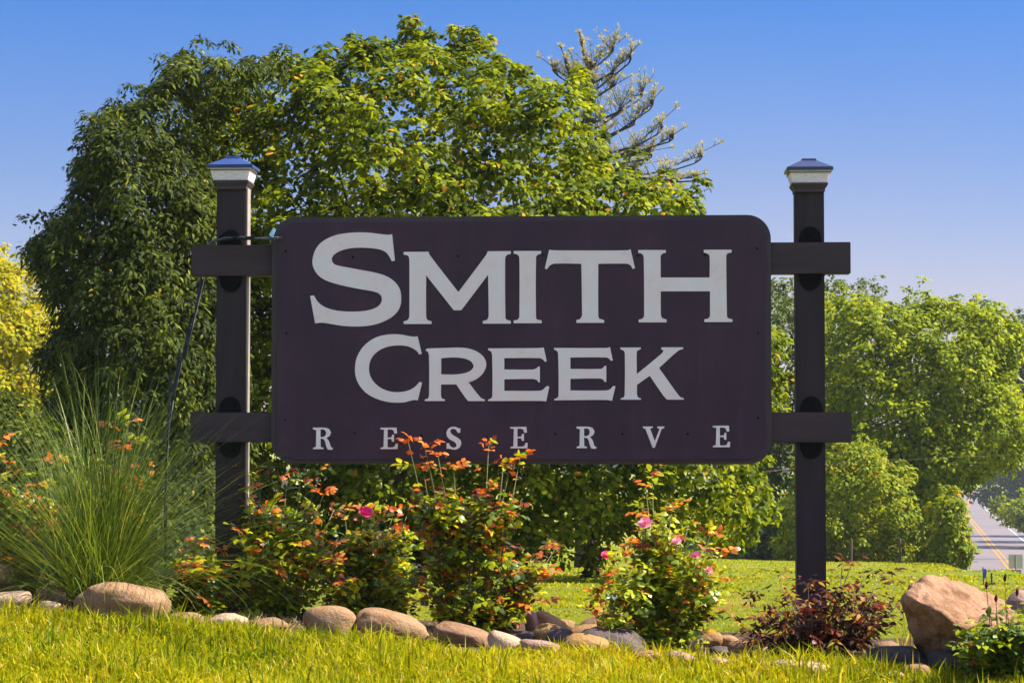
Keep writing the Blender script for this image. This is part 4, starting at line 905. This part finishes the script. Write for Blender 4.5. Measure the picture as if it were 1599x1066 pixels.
bush('rose_bush', 'rose bush at the left edge behind the fountain grass', 'rose bush', (30, 925), 10.5,
     [(-10, 690), (10, 720), (40, 740), (60, 760), (85, 720), (-20, 780), (25, 800), (70, 820), (-10, 850), (45, 850), (95, 800)], MIXG+[('o', 1)], TIPO, 220, 400, group=RG)
bush('rose_bush', 'rose shoots with amber leaves showing through the middle of the fountain grass', 'rose bush', (180, 930), 10.35,
     [(165, 665), (200, 660), (180, 700), (155, 715), (205, 690)], MIXG+[('o', 3)], TIPO, 120, 100, group=RG)
bush('dry_shrub', 'withered brown and rust shrub at the foot of the right post', 'shrub', (1275, 1035), 9.35,
     [(1165, 930), (1190, 960), (1150, 970), (1215, 900), (1205, 940), (1240, 945), (1262, 915), (1290, 930), (1315, 885), (1330, 880), (1350, 900), (1375, 898), (1400, 915), (1412, 935), (1340, 950), (1370, 950), (1310, 960), (1390, 970), (1225, 985), (1270, 970), (1180, 1000), (1350, 990), (1330, 1010), (1300, 1000), (1160, 985)],
     [('d', 9), ('r', 1.2), ('o', .15)], [('d', 6), ('r', 1.5)], 300, 260, canemat='twig', side=.15, low=.1, step=.032)
bush('green_shrub', 'small glossy green shrub in the bottom right corner', 'shrub', (1568, 1072), 8.75,
     [(1510, 985), (1530, 965), (1555, 958), (1580, 965), (1605, 955), (1500, 1010), (1520, 1030), (1545, 1000), (1575, 990), (1600, 1000), (1560, 1030), (1590, 1040), (1625, 985), (1535, 1045)], [('s', 9), ('y', 1.2), ('r', .4)], [('y', 2), ('s', 3), ('r', .4)], 260, 500, side=.1, low=.1, yspread=.2)

b0 = at(1422, 1022, 9.5); b0.z = ground(b0.x, 9.5)
tf = empty('grass_tuft', b0, 'few long arching pale green blades between dry shrub and boulder', 'grass tuft')
for k, (tx, ty, bow) in enumerate(((1398, 925, .03), (1410, 962, -.05), (1432, 930, .02), (1388, 985, .06), (1440, 985, -.04), (1418, 905, .0))):
    tip = at(tx, ty, 9.5+random.uniform(-.1, .1)); md = b0.lerp(tip, .6)+Vector((bow, 0, .04)); cv = cr([b0, md, tip], 7); Vb = []; nn_ = len(cv)
    for i, q in enumerate(cv): w_ = .0045*(1-(i/(nn_-1))**2)+.0003; Vb += [q+Vector((-w_, 0, 0)), q+Vector((w_, .002, 0))]
    me = np_mesh('blade', np.array([tuple(v) for v in Vb]), [np.array([[2*i, 2*i+1, 2*i+3, 2*i+2] for i in range(nn_-1)])], np.full(len(Vb), .6+.08*k)); link('blade', me, M['grass'], tf)
for k, (x, y, bx_) in enumerate(((1540, 914, 1550), (1569, 903, 1572), (1555, 935, 1560), (1588, 925, 1590))):
    b0 = at(bx_, 1010, 8.85); b0.z = ground(b0.x, 8.85)+.05; tip = at(x, y, 8.85); mb = MB(); mb.tube(cr([b0, b0.lerp(tip, .5)+Vector((.01, 0, 0)), tip], 4), .0016, 4)
    st = link('bud_stem', mb.mesh('stem'), M['twig']); mb = MB(); mb.tube([tip-Vector((0, 0, .012)), tip, tip+Vector((.002, 0, .012)), tip+Vector((.003, 0, .022))], [.003, .0075, .006, .001], 6)
    link('bud', mb.mesh('bud', smooth=True), M['rosered'], st)
    setp(st, ('dry bud stalk standing left of the others above the green shrub', 'tallest dry bud stalk above the green shrub', 'shortest dry bud stalk above the green shrub', 'dry bud stalk nearest the right edge above the green shrub')[k], 'bud stalk', 'dry bud stalks above the green shrub')
# ---------------------------------------------------------------- small things beyond
for px, lb in ((1329, 'grey wooden fence post nearest the right post of the board'), (1405, 'grey wooden fence post below the rust tinted sapling'), (1480, 'grey wooden fence post beside the yellow sapling')):
    Y = 53.5; b0 = at(px, 885, Y); b0.z = ground(b0.x, Y); top = at(px, 842, Y)
    mb = MB(); mb.tube([b0-Vector((0, 0, .2)), b0.lerp(top, .5)+Vector((.01, 0, 0)), top, top+Vector((0, 0, .03))], [.036, .036, .034, .02], 7)
    o_ = link('fence_post', mb.mesh('post'), M['wood']); setp(o_, lb, 'fence post', 'fence posts at the far lawn edge')
Y = 96.0
b0 = at(1586, 905, Y); b0.z = ground(b0.x, Y)
rs = empty('road_sign', b0, 'back of two grey road sign plates one above the other', 'road sign')
pl = at(1575, 865, Y); pr = at(1597, 887, Y); mb = MB(); mb.box((pl.x, Y, pr.z), (pr.x, Y+.02, pl.z)); link('sign_plate', mb.mesh('plate', bevel=.004), M['alum'], rs)
pl = at(1578, 889, Y); pr = at(1595, 911, Y); mb = MB(); mb.box((pl.x, Y, pr.z), (pr.x, Y+.02, pl.z)); link('sign_plate', mb.mesh('plate', bevel=.004), M['alumdark'], rs)
c_ = at(1586, 866, Y); mb = MB(); mb.tube([Vector((b0.x, Y-.04, b0.z-.2)), Vector((b0.x, Y-.04, c_.z))], .035, 8); link('sign_post', mb.mesh('post'), M['alumdark'], rs)
# marker flag and stake
p = on_ground(1536, 912); mb = MB(); tp = at(1535, 885, p.y); mb.tube([p, tp], .006, 5)
mk = setp(link('marker_stake', mb.mesh('stake'), M['wood']), 'thin stake with a scrap of blue plastic at the lawn edge by the road', 'marker stake')
mb = MB(); tp2 = at(1537, 893, p.y-.01)
P = [tp2+Vector(v)*.55 for v in ((-.045, 0, .06), (.03, .01, .07), (.045, -.01, .02), (.03, 0, -.1), (-.01, .01, -.13), (-.02, 0, -.02))]
mb.add(P+[q+Vector((0, .008, 0)) for q in P], [(0,1,2,3,4,5), (11,10,9,8,7,6)]+[(i, (i+1) % 6, (i+1) % 6+6, i+6) for i in range(6)]); link('flag', mb.mesh('flag'), M['blue'], mk)
p = on_ground(1549, 914); tp = at(1548, 894, p.y); mb = MB(); mb.tube([p, tp], .009, 5)
setp(link('marker_stake', mb.mesh('stake'), M['wood']), 'short bare brown stake right of the blue flagged one', 'marker stake')
# utility pole at the right edge and wires
b0 = at(1614, 880, 75); b0.z = ground(b0.x, 75)
up_ = empty('utility_pole', b0, 'dark utility pole just cut by the right edge', 'utility pole')
mb = MB(); tp = at(1614, 520, 75); mb.tube([b0, tp], [.16, .12], 8); link('pole', mb.mesh('pole'), M['wood'], up_)
mb = MB(); ca = at(1602, 570, 75); mb.box((ca.x-.1, 74.7, ca.z-.9), (ca.x+.25, 74.95, ca.z+.1)); link('transformer_box', mb.mesh('box', bevel=.05), M['metal'], up_)
def wire(pts, r_, lb, mat):
    mb = MB(); mb.tube(cr(pts, 6), r_, 5); setp(link('power_line', mb.mesh('wire'), mat), lb, 'power line')
wire([at(1150, 748, 52), at(1240, 731, 53.3), at(1378, 718, 55.2), at(1495, 713, 57), at(1620, 708, 59)], .003, 'thin overhead line crossing low behind the right post', M['wood'])
wire([at(1574, 572, 74), at(1590, 590, 74), at(1603, 600, 74.8)], .02, 'short pale guy line beside the utility pole', M['alum'])
# far wooden pole by the far road bend
b0 = at(1497, 790, 330); b0.z = ground(b0.x, 330); mb = MB(); mb.tube([b0, at(1497, 745, 330)], .2, 6)
setp(link('wooden_pole', mb.mesh('pole'), M['wood']), 'distant brown pole at the far bend of the road', 'pole')

# ---------------------------------------------------------------- air
mb = MB().box((-1000, -45, -24), (1000, 760, 24)); hz = link('haze', mb.mesh('haze')); setp(hz, kind='stuff')
m = bpy.data.materials.new('haze'); m.use_nodes = True; t = m.node_tree; t.nodes.clear()
o_ = t.nodes.new('ShaderNodeOutputMaterial'); pv = t.nodes.new('ShaderNodeVolumePrincipled'); pv.inputs['Color'].default_value = (.78, .84, .95, 1); pv.inputs['Density'].default_value = .0002
t.links.new(pv.outputs[0], o_.inputs['Volume']); hz.data.materials.append(m)
